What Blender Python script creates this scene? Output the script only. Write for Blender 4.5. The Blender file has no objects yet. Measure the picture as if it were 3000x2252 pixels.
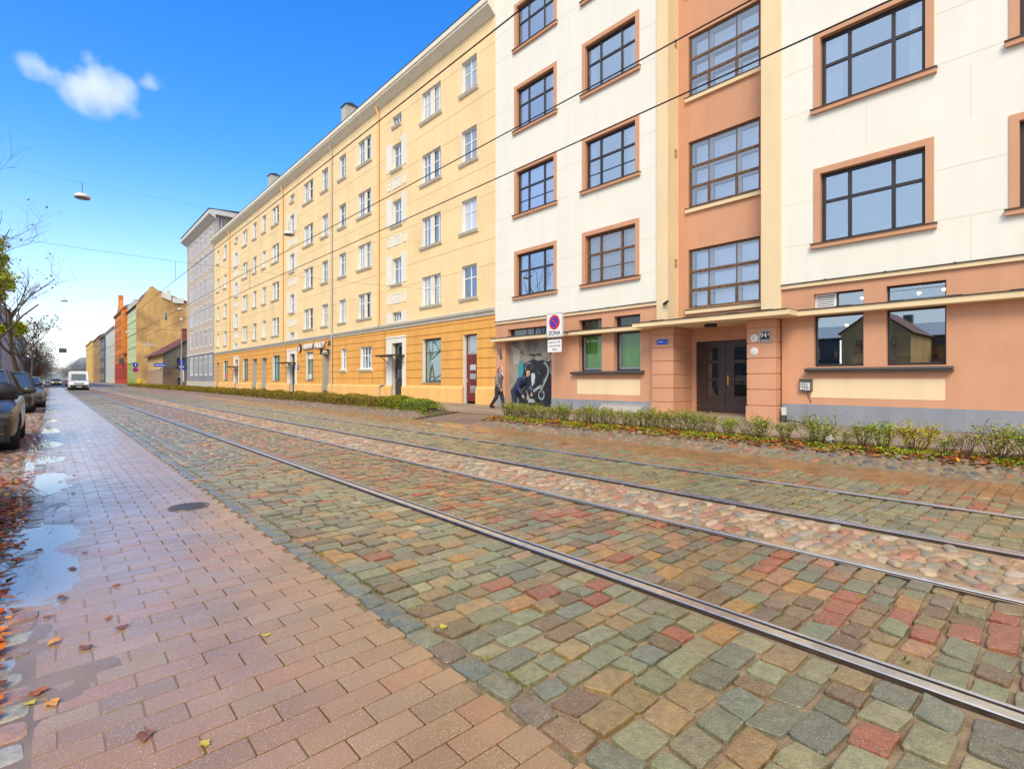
import bpy, math, random
import numpy as np
from math import sin, cos, pi, radians, sqrt, atan2
random.seed(7); rng = np.random.default_rng(7)
SC = bpy.context.scene
COL = SC.collection
R = random.uniform

# ------------------------------------------------------------------ materials
def nodes_of(m):
    m.use_nodes = True
    nt = m.node_tree
    return nt, nt.nodes, nt.links, nt.nodes['Principled BSDF']

def mat(name, base, rough=0.6, var=0.06, scale=1.5, bump=0.0, bscale=60, streak=0.0, metal=0.0, spec=0.5,
        rvar=0.0, attr=None, speck=None, coat=0.0, crough=0.06, dirt=None):
    """procedural surface: base colour with soft noise, optional vertical streaks, fine bump, varied roughness"""
    m = bpy.data.materials.new(name)
    nt, N, L, b = nodes_of(m)
    b.inputs['Metallic'].default_value = metal
    b.inputs['Specular IOR Level'].default_value = spec
    b.inputs['Roughness'].default_value = rough
    if coat: b.inputs['Coat Weight'].default_value = coat; b.inputs['Coat Roughness'].default_value = crough
    tc = N.new('ShaderNodeTexCoord'); src = tc.outputs['Object']
    if attr:
        a = N.new('ShaderNodeAttribute'); a.attribute_name = attr; col = a.outputs['Color']
    else:
        c = N.new('ShaderNodeRGB'); c.outputs[0].default_value = (*base, 1); col = c.outputs[0]
    def noise(sc, det=4, vec=None, stretch=None):
        n = N.new('ShaderNodeTexNoise'); n.inputs['Scale'].default_value = sc; n.inputs['Detail'].default_value = det
        v = vec or src
        if stretch:
            mp = N.new('ShaderNodeMapping'); mp.inputs['Scale'].default_value = stretch; L.new(v, mp.inputs['Vector']); v = mp.outputs[0]
        L.new(v, n.inputs['Vector']); return n.outputs['Fac']
    def ramp(fac, a, b_, lo=0.3, hi=0.7):
        r = N.new('ShaderNodeMapRange'); r.inputs['From Min'].default_value = lo; r.inputs['From Max'].default_value = hi
        r.inputs['To Min'].default_value = a; r.inputs['To Max'].default_value = b_; L.new(fac, r.inputs['Value']); return r.outputs[0]
    def mul(c, f):
        mx = N.new('ShaderNodeMix'); mx.data_type = 'RGBA'; mx.blend_type = 'MULTIPLY'; mx.inputs[0].default_value = 1
        L.new(c, mx.inputs[6]); L.new(f, mx.inputs[7]); return mx.outputs[2]
    if var: col = mul(col, ramp(noise(scale, 6), 1 - var, 1 + var))
    if streak: col = mul(col, ramp(noise(1.0, 5, stretch=(2.2, 2.2, 0.22)), 1 - streak, 1.0, 0.38, 0.6))
    if dirt:
        mx = N.new('ShaderNodeMix'); mx.data_type = 'RGBA'; mx.inputs[7].default_value = (*dirt[0], 1)
        L.new(ramp(noise(dirt[1], 8), 0, dirt[2], dirt[3], dirt[4]), mx.inputs[0]); L.new(col, mx.inputs[6]); col = mx.outputs[2]
    if speck:
        sc, thr, scol, amt = speck
        n = N.new('ShaderNodeTexNoise'); n.inputs['Scale'].default_value = sc; n.inputs['Detail'].default_value = 2; L.new(src, n.inputs['Vector'])
        mx = N.new('ShaderNodeMix'); mx.data_type = 'RGBA'; mx.inputs[7].default_value = (*scol, 1)
        L.new(ramp(n.outputs['Fac'], 0, amt, thr, thr + 0.06), mx.inputs[0]); L.new(col, mx.inputs[6]); col = mx.outputs[2]
    L.new(col, b.inputs['Base Color'])
    if rvar: L.new(ramp(noise(scale * 1.7, 5), rough - rvar, rough + rvar), b.inputs['Roughness'])
    if bump:
        bm_ = N.new('ShaderNodeBump'); bm_.inputs['Strength'].default_value = 1; bm_.inputs['Distance'].default_value = bump
        L.new(noise(bscale, 6), bm_.inputs['Height']); L.new(bm_.outputs[0], b.inputs['Normal'])
    return m

def glassy(name, inner, refl=(0.85, 0.9, 1.0), fac=0.45, rough=0.015, wave=0.0):
    """window glass seen from outside: dim room colour + mirror reflection, more mirror at grazing angles"""
    m = bpy.data.materials.new(name); nt, N, L, b = nodes_of(m)
    tc = N.new('ShaderNodeTexCoord'); no = N.new('ShaderNodeTexNoise'); no.inputs['Scale'].default_value = 0.8
    L.new(tc.outputs['Object'], no.inputs['Vector'])
    oi = N.new('ShaderNodeObjectInfo')
    mr = N.new('ShaderNodeMapRange'); mr.inputs['To Min'].default_value = 0.55; mr.inputs['To Max'].default_value = 1.5; L.new(oi.outputs['Random'], mr.inputs['Value'])
    mx = N.new('ShaderNodeMix'); mx.data_type = 'RGBA'; mx.blend_type = 'MULTIPLY'; mx.inputs[0].default_value = 1
    mx.inputs[6].default_value = (*inner, 1); L.new(mr.outputs[0], mx.inputs[7])
    L.new(mx.outputs[2], b.inputs['Base Color']); b.inputs['Roughness'].default_value = 0.5; b.inputs['Specular IOR Level'].default_value = 0
    g = N.new('ShaderNodeBsdfGlossy'); g.inputs['Color'].default_value = (*refl, 1); g.inputs['Roughness'].default_value = rough
    bu = N.new('ShaderNodeBump'); bu.inputs['Distance'].default_value = 0.004; bu.inputs['Strength'].default_value = 0.5; L.new(no.outputs['Fac'], bu.inputs['Height']); L.new(bu.outputs[0], g.inputs['Normal'])
    lw = N.new('ShaderNodeLayerWeight'); lw.inputs['Blend'].default_value = 0.25
    ad = N.new('ShaderNodeMath'); ad.operation = 'MULTIPLY_ADD'; ad.inputs[1].default_value = 1 - fac; ad.inputs[2].default_value = fac; ad.use_clamp = True
    L.new(lw.outputs['Fresnel'], ad.inputs[0])
    s = N.new('ShaderNodeMixShader'); L.new(ad.outputs[0], s.inputs[0]); L.new(b.outputs[0], s.inputs[1]); L.new(g.outputs[0], s.inputs[2])
    L.new(s.outputs[0], N['Material Output'].inputs[0]); return m

def clear_glass(name, fac=0.3, tint=(0.9, 0.95, 1.0)):
    m = bpy.data.materials.new(name); nt, N, L, b = nodes_of(m); N.remove(b)
    t = N.new('ShaderNodeBsdfTransparent'); t.inputs[0].default_value = (0.85, 0.88, 0.9, 1)
    g = N.new('ShaderNodeBsdfGlossy'); g.inputs[0].default_value = (*tint, 1); g.inputs['Roughness'].default_value = 0.01
    lw = N.new('ShaderNodeLayerWeight'); lw.inputs['Blend'].default_value = 0.25
    ad = N.new('ShaderNodeMath'); ad.operation = 'MULTIPLY_ADD'; ad.inputs[1].default_value = 1 - fac; ad.inputs[2].default_value = fac; ad.use_clamp = True
    L.new(lw.outputs['Fresnel'], ad.inputs[0])
    s = N.new('ShaderNodeMixShader'); L.new(ad.outputs[0], s.inputs[0]); L.new(t.outputs[0], s.inputs[1]); L.new(g.outputs[0], s.inputs[2])
    L.new(s.outputs[0], N['Material Output'].inputs[0]); return m

def emit(name, c, s):
    m = bpy.data.materials.new(name); nt, N, L, b = nodes_of(m)
    b.inputs['Base Color'].default_value = (*c, 1); b.inputs['Emission Color'].default_value = (*c, 1); b.inputs['Emission Strength'].default_value = s
    return m

def leafmat(name, rough=0.55):
    m = mat(name, (1, 1, 1), rough, var=0.12, scale=30, attr='Col')
    b = m.node_tree.nodes['Principled BSDF']
    b.inputs['Specular IOR Level'].default_value = 0.3
    return m

M = {}
M['cream'] = mat('cream plaster', (0.83, 0.815, 0.725), 0.75, 0.03, 0.5, 0.0015, 90, streak=0.03, dirt=((.66, .62, .50), .5, .35, .52, .8))
M['creamline'] = mat('plaster joint', (0.60, 0.57, 0.42), 0.8, 0.05)
M['pink'] = mat('salmon plaster', (0.635, 0.325, 0.19), 0.75, 0.06, 0.6, 0.0015, 90, streak=0.06, dirt=((.46, .25, .15), .9, .4, .54, .8))
M['beige'] = mat('beige plaster', (0.83, 0.65, 0.40), 0.75, 0.04, 0.8, 0.0012, 90, streak=0.05)
M['trim'] = mat('window surround paint', (0.60, 0.31, 0.175), 0.6, 0.05, 2, 0.0008, 80)
M['greyplinth'] = mat('grey plinth paint', (0.27, 0.29, 0.33), 0.7, 0.08, 1.5, 0.0015, 60, streak=0.12, dirt=((0.2, 0.17, 0.12), 3, 0.5, 0.62, 0.8))
M['flash'] = mat('dark sheet metal', (0.07, 0.06, 0.055), 0.45, 0.15, 3, metal=0.3)
M['sill'] = mat('grey sheet metal sill', (0.11, 0.11, 0.115), 0.4, 0.1, 3, metal=0.4)
M['darkframe'] = mat('anthracite window frame', (0.028, 0.027, 0.03), 0.4, 0.1, 5)
M['woodframe'] = mat('weathered brown window wood', (0.13, 0.065, 0.03), 0.7, 0.45, 9, 0.002, 40, dirt=((0.3, 0.2, 0.13), 14, 0.7, 0.55, 0.7))
M['whiteframe'] = mat('white window frame', (0.78, 0.78, 0.78), 0.35, 0.03, 3)
M['oldwhite'] = mat('old white inner frame', (0.62, 0.60, 0.66), 0.5, 0.08, 5)
M['doorwood'] = mat('dark brown door', (0.05, 0.031, 0.03), 0.4, 0.15, 4, 0.0008, 30)
M['brass'] = mat('brass', (0.75, 0.42, 0.08), 0.3, 0.05, metal=0.9)
M['black'] = mat('black paint', (0.012, 0.012, 0.013), 0.4, 0.1)
M['white'] = mat('white paint', (0.8, 0.8, 0.8), 0.4, 0.03)
M['yel'] = mat('pale yellow plaster', (0.89, 0.675, 0.37), 0.8, 0.06, 0.5, 0.0015, 90, streak=0.05, dirt=((.72, .52, .27), .35, .6, .5, .75))
M['yelline'] = mat('groove shade strip yellow', (0.5, 0.33, 0.15), 0.85, 0.05)  # groove shade put into the colour of raised strips on the yellow plaster
M['strip'] = mat('orange drain pipe paint', (0.82, 0.51, 0.23), 0.6, 0.05)
M['org'] = mat('orange plaster', (0.80, 0.41, 0.095), 0.8, 0.07, 0.6, 0.0015, 90, streak=0.1, dirt=((.58, .27, .06), .6, .6, .5, .75))
M['orgline'] = mat('groove shade strip orange', (0.33, 0.12, 0.02), 0.85, 0.05)  # dark strips paint the shade of rustication grooves that are not cut in
M['plinthy'] = mat('light orange plinth', (0.85, 0.50, 0.17), 0.8, 0.06, 0.8, 0.0015, 70, streak=0.1)
M['stonegrey'] = mat('pale grey render', (0.52, 0.49, 0.42), 0.8, 0.06, 1.2, 0.0015, 70, streak=0.08)
M['whiteplaster'] = mat('white plaster', (0.80, 0.77, 0.68), 0.8, 0.04, 1, streak=0.06)
M['eave'] = mat('cream eave paint', (0.80, 0.75, 0.62), 0.7, 0.04, 1, streak=0.04)
M['palesill'] = mat('pale sill render', (.68, .63, .52), .75, .05, 2)
M['roofdark'] = mat('dark roof sheet', (0.06, 0.06, 0.065), 0.5, 0.2, 1.5, metal=0.2)
M['reddoor'] = mat('oxblood door', (0.16, 0.02, 0.022), 0.4, 0.08)
M['greydoor'] = mat('grey door recess', (0.42, 0.39, 0.33), 0.7, 0.06)
M['glass_hi'] = glassy('window glass sky', (0.10, 0.13, 0.20), (0.68, 0.82, 1.0), 0.54)
M['glass_hi2'] = glassy('window glass teal', (0.08, 0.13, 0.17), (0.62, 0.82, 0.95), 0.54)
M['glass_y'] = glassy('window glass grey', (0.10, 0.12, 0.15), (0.70, 0.82, 0.95), 0.40)
M['glass_y2'] = glassy('window glass with dark room', (0.03, 0.035, 0.045), (0.70, 0.82, 0.95), 0.34)
M['glass_y3'] = glassy('window glass with pale blind', (0.42, 0.42, 0.40), (0.70, 0.82, 0.95), 0.30)
M['glass_shop'] = glassy('shop glass', (0.10, 0.17, 0.16), (0.75, 0.85, 0.9), 0.32)
M['glass_teal'] = glassy('teal shop glass', (0.12, 0.42, 0.44), (0.75, 0.85, 0.9), 0.25)
M['glass_door'] = glassy('door glass', (0.012, 0.014, 0.018), (0.8, 0.85, 0.9), 0.16)
M['glass_clear'] = clear_glass('cafe glass', 0.46, (.78, .9, 1.0))
M['glass_room'] = clear_glass('window glass over room', 0.54, (.68, .83, 1.0))
M['glass_clear2'] = clear_glass('thin glass', 0.07)
M['glass_old'] = clear_glass('old wavy glass', 0.28, (0.8, 0.88, 1.0))
M['roomblue'] = mat('stairwell wall', (0.30, 0.36, 0.46), 0.8, 0.12, 0.8)
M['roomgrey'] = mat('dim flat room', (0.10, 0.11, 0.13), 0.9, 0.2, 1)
M['roomdark'] = mat('dim room', (0.05, 0.04, 0.035), 0.8, 0.3, 1)
M['curtain'] = mat('green curtain', (0.26, 0.64, 0.09), 0.8, 0.12, 5)
M['net'] = mat('net curtain', (0.62, 0.64, 0.66), 0.9, 0.1, 6)
M['wood'] = mat('warm wood', (0.42, 0.2, 0.07), 0.5, 0.25, 6)
M['steel'] = mat('worn rail steel', (0.80, 0.76, 0.70), 0.30, 0.12, 9, metal=1.0, rvar=0.08, dirt=((0.22, 0.14, 0.08), 5, 0.35, 0.6, 0.8))
M['steelside'] = mat('rusty rail groove', (0.07, 0.05, 0.035), 0.55, 0.4, 14, 0.002, 60, metal=0.3)
M['pipe'] = mat('galvanised pipe', (0.55, 0.53, 0.50), 0.4, 0.05, metal=0.4)
M['wire'] = mat('black cable', (0.012, 0.012, 0.013), 0.6, 0)
M['lampwhite'] = mat('lamp enamel', (0.66, 0.68, 0.68), 0.35, 0.05)
M['lampglass'] = mat('lamp diffuser', (0.16, 0.17, 0.16), 0.3, 0.05)

# stone, paver, ground
M['sett'] = mat('granite setts', (1, 1, 1), 0.36, 0.22, 24, 0.0055, 60, attr='Col', rvar=0.16, coat=0.42, crough=0.22, speck=(260, 0.60, (0.62, 0.60, 0.48), 0.55), dirt=((0.14, 0.105, 0.06), 7, 0.55, 0.56, 0.75))
M['field'] = mat('field stones', (1, 1, 1), 0.5, 0.2, 14, 0.003, 40, attr='Col', rvar=0.12, dirt=((0.3, 0.2, 0.11), 8, 0.5, 0.58, 0.75))
M['paver'] = mat('concrete pavers', (1, 1, 1), 0.29, 0.16, 2.2, 0.001, 160, attr='Col', rvar=0.13, coat=0.62, crough=0.25, dirt=((.17, .125, .085), 1.1, .38, .5, .72), speck=(240, 0.615, (0.78, 0.66, 0.46), 0.75))
M['joint'] = mat('sandy joints', (0.27, 0.185, 0.105), 0.65, 0.35, 9, 0.006, 90, rvar=0.15, speck=(150, 0.6, (0.40, 0.30, 0.2), 0.6), dirt=((0.10, 0.12, 0.02), 2.6, 0.85, 0.60, 0.72))
M['silt'] = mat('brown wet silt', (0.235, 0.16, 0.105), 0.3, 0.2, 3, 0.0015, 70, rvar=0.12, speck=(240, 0.63, (0.5, 0.42, 0.3), 0.5))
M['asphalt'] = mat('asphalt', (0.085, 0.075, 0.068), 0.6, 0.2, 2, 0.003, 120, rvar=0.15)
M['sidewalk'] = mat('concrete sidewalk', (0.30, 0.235, 0.175), 0.55, 0.16, 0.9, 0.003, 100, rvar=0.18, dirt=((0.14, 0.10, 0.07), 0.8, 0.6, 0.5, 0.7))
M['driveway'] = mat('worn driveway', (0.19, 0.13, 0.095), 0.5, 0.25, 0.9, 0.004, 90, rvar=0.15)
M['soil'] = mat('bed soil', (0.11, 0.07, 0.04), 0.9, 0.4, 6, 0.012, 30, dirt=((0.09, 0.13, 0.015), 3, 0.9, 0.52, 0.62))
M['mortar'] = mat('bed mortar', (0.23, 0.17, 0.10), 0.8, 0.3, 6, 0.008, 40, dirt=((0.12, 0.14, 0.02), 3, 0.8, 0.55, 0.68))
M['kerb'] = mat('kerb granite', (0.30, 0.25, 0.21), 0.5, 0.2, 6, 0.003, 60, rvar=0.15)
M['iron'] = mat('cast iron', (0.15, 0.13, 0.115), 0.45, 0.2, 12, 0.002, 60, metal=0.6)
M['leaf'] = leafmat('leaf')
M['litter'] = leafmat('fallen leaves', 0.5)
M['bark'] = mat('bark', (0.10, 0.075, 0.05), 0.9, 0.35, 6, 0.01, 18)
M['stem'] = mat('twig', (0.12, 0.08, 0.045), 0.85, 0.3, 12)

# ------------------------------------------------------------------ mesh builder
WL = {}
class MB:
    def __init__(s): s.v = []; s.f = []; s.m = []; s.sm = []
    def add(s, vs, fs, mi=0, smooth=False):
        o = len(s.v); s.v += [tuple(p) for p in vs]
        for f in fs: s.f.append(tuple(i + o for i in f)); s.m.append(mi); s.sm.append(smooth)
    def box(s, x0, x1, y0, y1, z0, z1, mi=0):
        if x0 > x1: x0, x1 = x1, x0
        if y0 > y1: y0, y1 = y1, y0
        if z0 > z1: z0, z1 = z1, z0
        v = [(x, y, z) for x in (x0, x1) for y in (y0, y1) for z in (z0, z1)]
        s.add(v, [(0, 1, 3, 2), (4, 6, 7, 5), (0, 4, 5, 1), (2, 3, 7, 6), (0, 2, 6, 4), (1, 5, 7, 3)], mi)
    def quad(s, a, b, c, d, mi=0): s.add([a, b, c, d], [(0, 1, 2, 3)], mi)
    def prism(s, poly, axis, a, b, mi=0, smooth=False):
        """extrude a 2D outline along axis ('x': poly is (y,z); 'y': (x,z); 'z': (x,y))"""
        P = {'x': lambda p, t: (t, p[0], p[1]), 'y': lambda p, t: (p[0], t, p[1]), 'z': lambda p, t: (p[0], p[1], t)}[axis]
        n = len(poly); v = [P(p, a) for p in poly] + [P(p, b) for p in poly]
        f = [(i, (i + 1) % n, n + (i + 1) % n, n + i) for i in range(n)]
        s.add(v, f, mi, smooth); s.add(v, [tuple(range(n - 1, -1, -1)), tuple(range(n, 2 * n))], mi)
    def tube(s, path, r, n=6, mi=0, caps=True):
        path = [np.array(p, float) for p in path]; k = len(path)
        rs = r if hasattr(r, '__len__') else [r] * k
        rings = []; prev = None
        for i, p in enumerate(path):
            d = path[min(i + 1, k - 1)] - path[max(i - 1, 0)]; d = d / (np.linalg.norm(d) + 1e-9)
            if prev is None:
                a = np.cross(d, (0, 0, 1)) if abs(d[2]) < .9 else np.cross(d, (1, 0, 0))
            else: a = prev - d * np.dot(prev, d)
            a = a / (np.linalg.norm(a) + 1e-9); prev = a; b = np.cross(d, a)
            rings.append([p + rs[i] * (cos(2 * pi * j / n) * a + sin(2 * pi * j / n) * b) for j in range(n)])
        v = [q for rg in rings for q in rg]
        f = [(i * n + j, i * n + (j + 1) % n, (i + 1) * n + (j + 1) % n, (i + 1) * n + j) for i in range(k - 1) for j in range(n)]
        s.add(v, f, mi, True)
        if caps: s.add(rings[0], [tuple(range(n - 1, -1, -1))], mi); s.add(rings[-1], [tuple(range(n))], mi)
    def lathe(s, prof, c=(0, 0, 0), n=20, axis='z', mi=0, smooth=True):
        v = []
        for (r, h) in prof:
            for j in range(n):
                a = 2 * pi * j / n
                p = (r * cos(a), r * sin(a), h)
                if axis == 'x': p = (h, r * cos(a), r * sin(a))
                if axis == 'y': p = (r * cos(a), h, r * sin(a))
                v.append((c[0] + p[0], c[1] + p[1], c[2] + p[2]))
        f = [(i * n + j, i * n + (j + 1) % n, (i + 1) * n + (j + 1) % n, (i + 1) * n + j) for i in range(len(prof) - 1) for j in range(n)]
        s.add(v, f, mi, smooth)
    def wall(s, X, y0, y1, z0, z1, ops, depth=0.2, mi=0, rmi=None, nx=-1):
        """wall sheet in plane x=X facing nx, with openings (ya,yb,za,zb) that have reveals"""
        rmi = mi if rmi is None else rmi
        ops = [(max(a, y0), min(b, y1), max(c, z0), min(d, z1)) for a, b, c, d in ops]
        ys = sorted({y0, y1, *[o[0] for o in ops], *[o[1] for o in ops]}); zs = sorted({z0, z1, *[o[2] for o in ops], *[o[3] for o in ops]})
        for i in range(len(ys) - 1):
            for j in range(len(zs) - 1):
                cy, cz = (ys[i] + ys[i + 1]) / 2, (zs[j] + zs[j + 1]) / 2
                if any(a < cy < b and c < cz < d for a, b, c, d in ops): continue
                q = [(X, ys[i], zs[j]), (X, ys[i], zs[j + 1]), (X, ys[i + 1], zs[j + 1]), (X, ys[i + 1], zs[j])]
                s.quad(*(q if nx < 0 else q[::-1]), mi)
        D = X - nx * depth
        for a, b, c, d in ops:
            s.quad((X, a, c), (D, a, c), (D, a, d), (X, a, d), rmi); s.quad((X, b, c), (X, b, d), (D, b, d), (D, b, c), rmi)
            s.quad((X, a, d), (D, a, d), (D, b, d), (X, b, d), rmi)
            if c > z0 + 1e-4: s.quad((X, a, c), (X, b, c), (D, b, c), (D, a, c), rmi)
    def mesh(s, name, mats, off=(0, 0, 0)):
        me = bpy.data.meshes.new(name)
        me.from_pydata([(x - off[0], y - off[1], z - off[2]) for x, y, z in s.v], [], s.f)
        for m in mats: me.materials.append(M[m] if isinstance(m, str) else m)
        me.polygons.foreach_set('material_index', s.m); me.polygons.foreach_set('use_smooth', s.sm)
        me.update(); return me
    def build(s, name, mats, parent=None, loc=None, bevel=0, **kw):
        """one object; mesh coordinates are world coordinates unless loc is given (then local to parent)"""
        if not isinstance(mats, (list, tuple)): mats = [mats]
        off = (0, 0, 0)
        if loc is None and parent is not None: off = WL.get(parent.name, (0, 0, 0))
        o = ob(name, s.mesh(name, mats, off), parent, loc or (0, 0, 0))
        if bevel:
            b = o.modifiers.new('edge', 'BEVEL'); b.width = bevel; b.segments = 2; b.limit_method = 'ANGLE'; b.angle_limit = radians(40); b.harden_normals = False
        if kw: tag(o, **kw)
        return o

def ob(name, me, parent=None, loc=(0, 0, 0)):
    o = bpy.data.objects.new(name, me); COL.objects.link(o); o.location = loc
    if parent is not None:
        o.parent = parent; p = WL.get(parent.name, (0, 0, 0)); WL[o.name] = tuple(p[i] + loc[i] for i in range(3))
    else: WL[o.name] = tuple(loc)
    return o
def tag(o, label=None, cat=None, group=None, kind=None):
    if label: o['label'] = label
    if cat: o['category'] = cat
    if group: o['group'] = group
    if kind: o['kind'] = kind
    return o
def thing(name, label, cat, loc=(0, 0, 0), group=None, rz=0):
    o = ob(name, None, None, loc); o.rotation_euler.z = rz; o.empty_display_size = 0.2
    return tag(o, label, cat, group)
def structure(o): o['kind'] = 'structure'; return o

def bake(o):
    """turn an object with modifiers (or a text curve) into plain mesh data"""
    dg = bpy.context.evaluated_depsgraph_get(); dg.update()
    return bpy.data.meshes.new_from_object(o.evaluated_get(dg))

def text_mesh(s, size, depth, m, align='CENTER', bold=0.0):
    c = bpy.data.curves.new('lettering', 'FONT'); c.body = s; c.size = size; c.extrude = depth; c.align_x = align; c.align_y = 'CENTER'; c.offset = bold
    o = bpy.data.objects.new('lettering', c); COL.objects.link(o)
    me = bake(o); bpy.data.objects.remove(o); bpy.data.curves.remove(c)
    me.materials.clear(); me.materials.append(M[m] if isinstance(m, str) else m); return me
def facade_text(name, s, size, depth, m, parent, wpos, bold=0.0, sx=1.0):
    """lettering that faces the street (towards -X)"""
    me = text_mesh(s, size, depth, m, bold=bold)
    for v in me.vertices:
        x, y, z = v.co; v.co = (-z, -x * sx, y)
    p = WL.get(parent.name, (0, 0, 0))
    return ob(name, me, parent, tuple(wpos[i] - p[i] for i in range(3)))

def np_mesh(name, V, Fq, mats, cols=None, smooth=True, fcol=None):
    """fast mesh from numpy; Fq is (n,4) or (n,3)"""
    me = bpy.data.meshes.new(name); k = Fq.shape[1]
    me.vertices.add(len(V)); me.vertices.foreach_set('co', V.astype(np.float32).ravel())
    me.loops.add(Fq.size); me.loops.foreach_set('vertex_index', Fq.astype(np.int32).ravel())
    me.polygons.add(len(Fq)); me.polygons.foreach_set('loop_start', np.arange(0, Fq.size, k, dtype=np.int32))
    me.polygons.foreach_set('use_smooth', np.full(len(Fq), smooth))
    if cols is not None:
        a = me.attributes.new('Col', 'FLOAT_COLOR', 'POINT'); c = np.ones((len(V), 4), np.float32); c[:, :3] = cols; a.data.foreach_set('color', c.ravel())
    for m in mats: me.materials.append(M[m])
    me.update(calc_edges=True); me.validate(); return me

# ------------------------------------------------------------------ ground
PUD = [(4.9, 0.55, .0082), (6.15, 0.4, .0105), (8.8, .5, .010), (9.7, .35, .010), (11.9, .45, .011), (14.6, .5, .010), (18.5, .9, .010), (23, .8, .010), (30, 1.2, .009)]
PH = rng.uniform(0, 6.28, 12)
def wob(x, y):
    return (np.sin(2.1 * x + 1.3 * y + PH[0]) + np.sin(-1.7 * x + 3.1 * y + PH[1]) + np.sin(5.3 * x + 4.1 * y + PH[2]) * .6 + np.sin(9 * x - 7.7 * y + PH[3]) * .4 + np.sin(14 * x + 17 * y + PH[4]) * .25) / 3
def gz(x, y):
    """street surface: slight crossfall from the tracks to the gutters, shallow dips that hold puddles"""
    x = np.asarray(x, float); y = np.asarray(y, float)
    z = .006 + .014 * np.clip(x, 0, 1.45) + wob(x, y) * .0022
    for yi, si, d in PUD: z = z - d * np.exp(-((y - yi) / si) ** 2) * np.exp(-(np.maximum(x - .04, 0) / .2) ** 2) * np.exp(-(np.maximum(-.16 - x, 0) / .15) ** 2)
    return z - .018 * np.clip((x - 8.2) / 1.2, 0, 1)

def outline(kind, n):
    if kind == 'rect':
        c = .04
        return np.array([(-1 + c, -1), (1 - c, -1), (1, -1 + c * 2), (1, 1 - c * 2), (1 - c, 1), (-1 + c, 1), (-1, 1 - c * 2), (-1, -1 + c * 2)]) * .5
    a = 2 * np.pi * (np.arange(n) + .5) / n; e = 2 / kind
    return np.stack([np.sign(np.cos(a)) * np.abs(np.cos(a)) ** e, np.sign(np.sin(a)) * np.abs(np.sin(a)) ** e], 1) * .5

def stones(name, cx, cy, wx, wy, col, mats, n=16, kind=5, rings=((1, -.03), (1, -.006), (.95, -.0015), (.82, 0)), jit=.03, tilt=.02, dz=.004, zf=gz, rot=.04, warp=.06, crown=.002, sm_=True):
    k = len(cx); o = outline(kind, n); n = len(o)
    P = np.repeat(o[None], k, 0)
    P = P * (1 + rng.normal(0, jit, (k, n, 1)))
    P[:, :, 0] += rng.normal(0, warp, (k, 1)) * (P[:, :, 1]) ; P[:, :, 1] += rng.normal(0, warp * .6, (k, 1)) * P[:, :, 0] * 2 * P[:, :, 0]
    P[:, :, 0] *= wx[:, None]; P[:, :, 1] *= wy[:, None]
    t = rng.normal(0, rot, k); c, s = np.cos(t)[:, None], np.sin(t)[:, None]
    X = P[:, :, 0] * c - P[:, :, 1] * s; Y = P[:, :, 0] * s + P[:, :, 1] * c
    zt = zf(cx, cy) + rng.normal(0, dz, k)
    ta, tb = rng.normal(0, tilt, (2, k, 1))
    e = .05
    sx = ((zf(cx + e, cy) - zf(cx - e, cy)) / (2 * e))[:, None]; sy = ((zf(cx, cy + e) - zf(cx, cy - e)) / (2 * e))[:, None]
    V = []
    for sc, z in rings:
        x, y = X * sc, Y * sc
        V.append(np.stack([x + cx[:, None], y + cy[:, None], zt[:, None] + z + (ta + sx) * x + (tb + sy) * y], 2))
    V.append(np.stack([cx, cy, zt + crown], 1)[:, None])
    V = np.concatenate(V, 1); m = V.shape[1]; r = len(rings)
    base = (np.arange(k) * m)[:, None]
    j = np.arange(n); jn = (j + 1) % n
    F = []
    for i in range(r - 1):
        q = np.stack([i * n + j, i * n + jn, (i + 1) * n + jn, (i + 1) * n + j], 1); F.append((base[:, :, None] + q[None]).reshape(-1, 4))
    tr = np.stack([(r - 1) * n + j, (r - 1) * n + jn, np.full(n, r * n), np.full(n, r * n)], 1)
    # the top fan is written as quads that take two rim edges each
    j2 = np.arange(0, n, 2)
    tq = np.stack([(r - 1) * n + j2, (r - 1) * n + (j2 + 1) % n, (r - 1) * n + (j2 + 2) % n, np.full(len(j2), r * n)], 1)
    F.append((base[:, :, None] + tq[None]).reshape(-1, 4))
    C = np.repeat(col[:, None], m, 1).reshape(-1, 3)
    return np_mesh(name, V.reshape(-1, 3), np.concatenate(F), mats, C, smooth=sm_)

def lin(r, g, b): return tuple(((c / 255) / 12.92 if c < 11 else ((c / 255 + .055) / 1.055) ** 2.4) for c in (r, g, b))
G1, G2, G3 = lin(128, 131, 110), lin(112, 113, 100), lin(142, 139, 112)
TAN, OCH, BR, RED, BLU, PK, PALE, MAUVE = lin(146, 122, 88), lin(168, 124, 66), lin(118, 97, 76), lin(158, 88, 68), lin(112, 118, 112), lin(164, 120, 94), lin(172, 162, 138), lin(124, 108, 100)
def pick(n, pal, var=.10, k=1.0, ds=.05):
    w = np.array([p[1] for p in pal], float); w /= w.sum()
    c = np.array([p[0] for p in pal])[rng.choice(len(pal), n, p=w)] * k
    c = c * (1 - ds) + c.mean(1, keepdims=True) * ds
    return np.clip(c * (1 + rng.normal(0, var, (n, 1))) * (1 + rng.normal(0, var * .35, (n, 3))), .01, .9)

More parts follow.
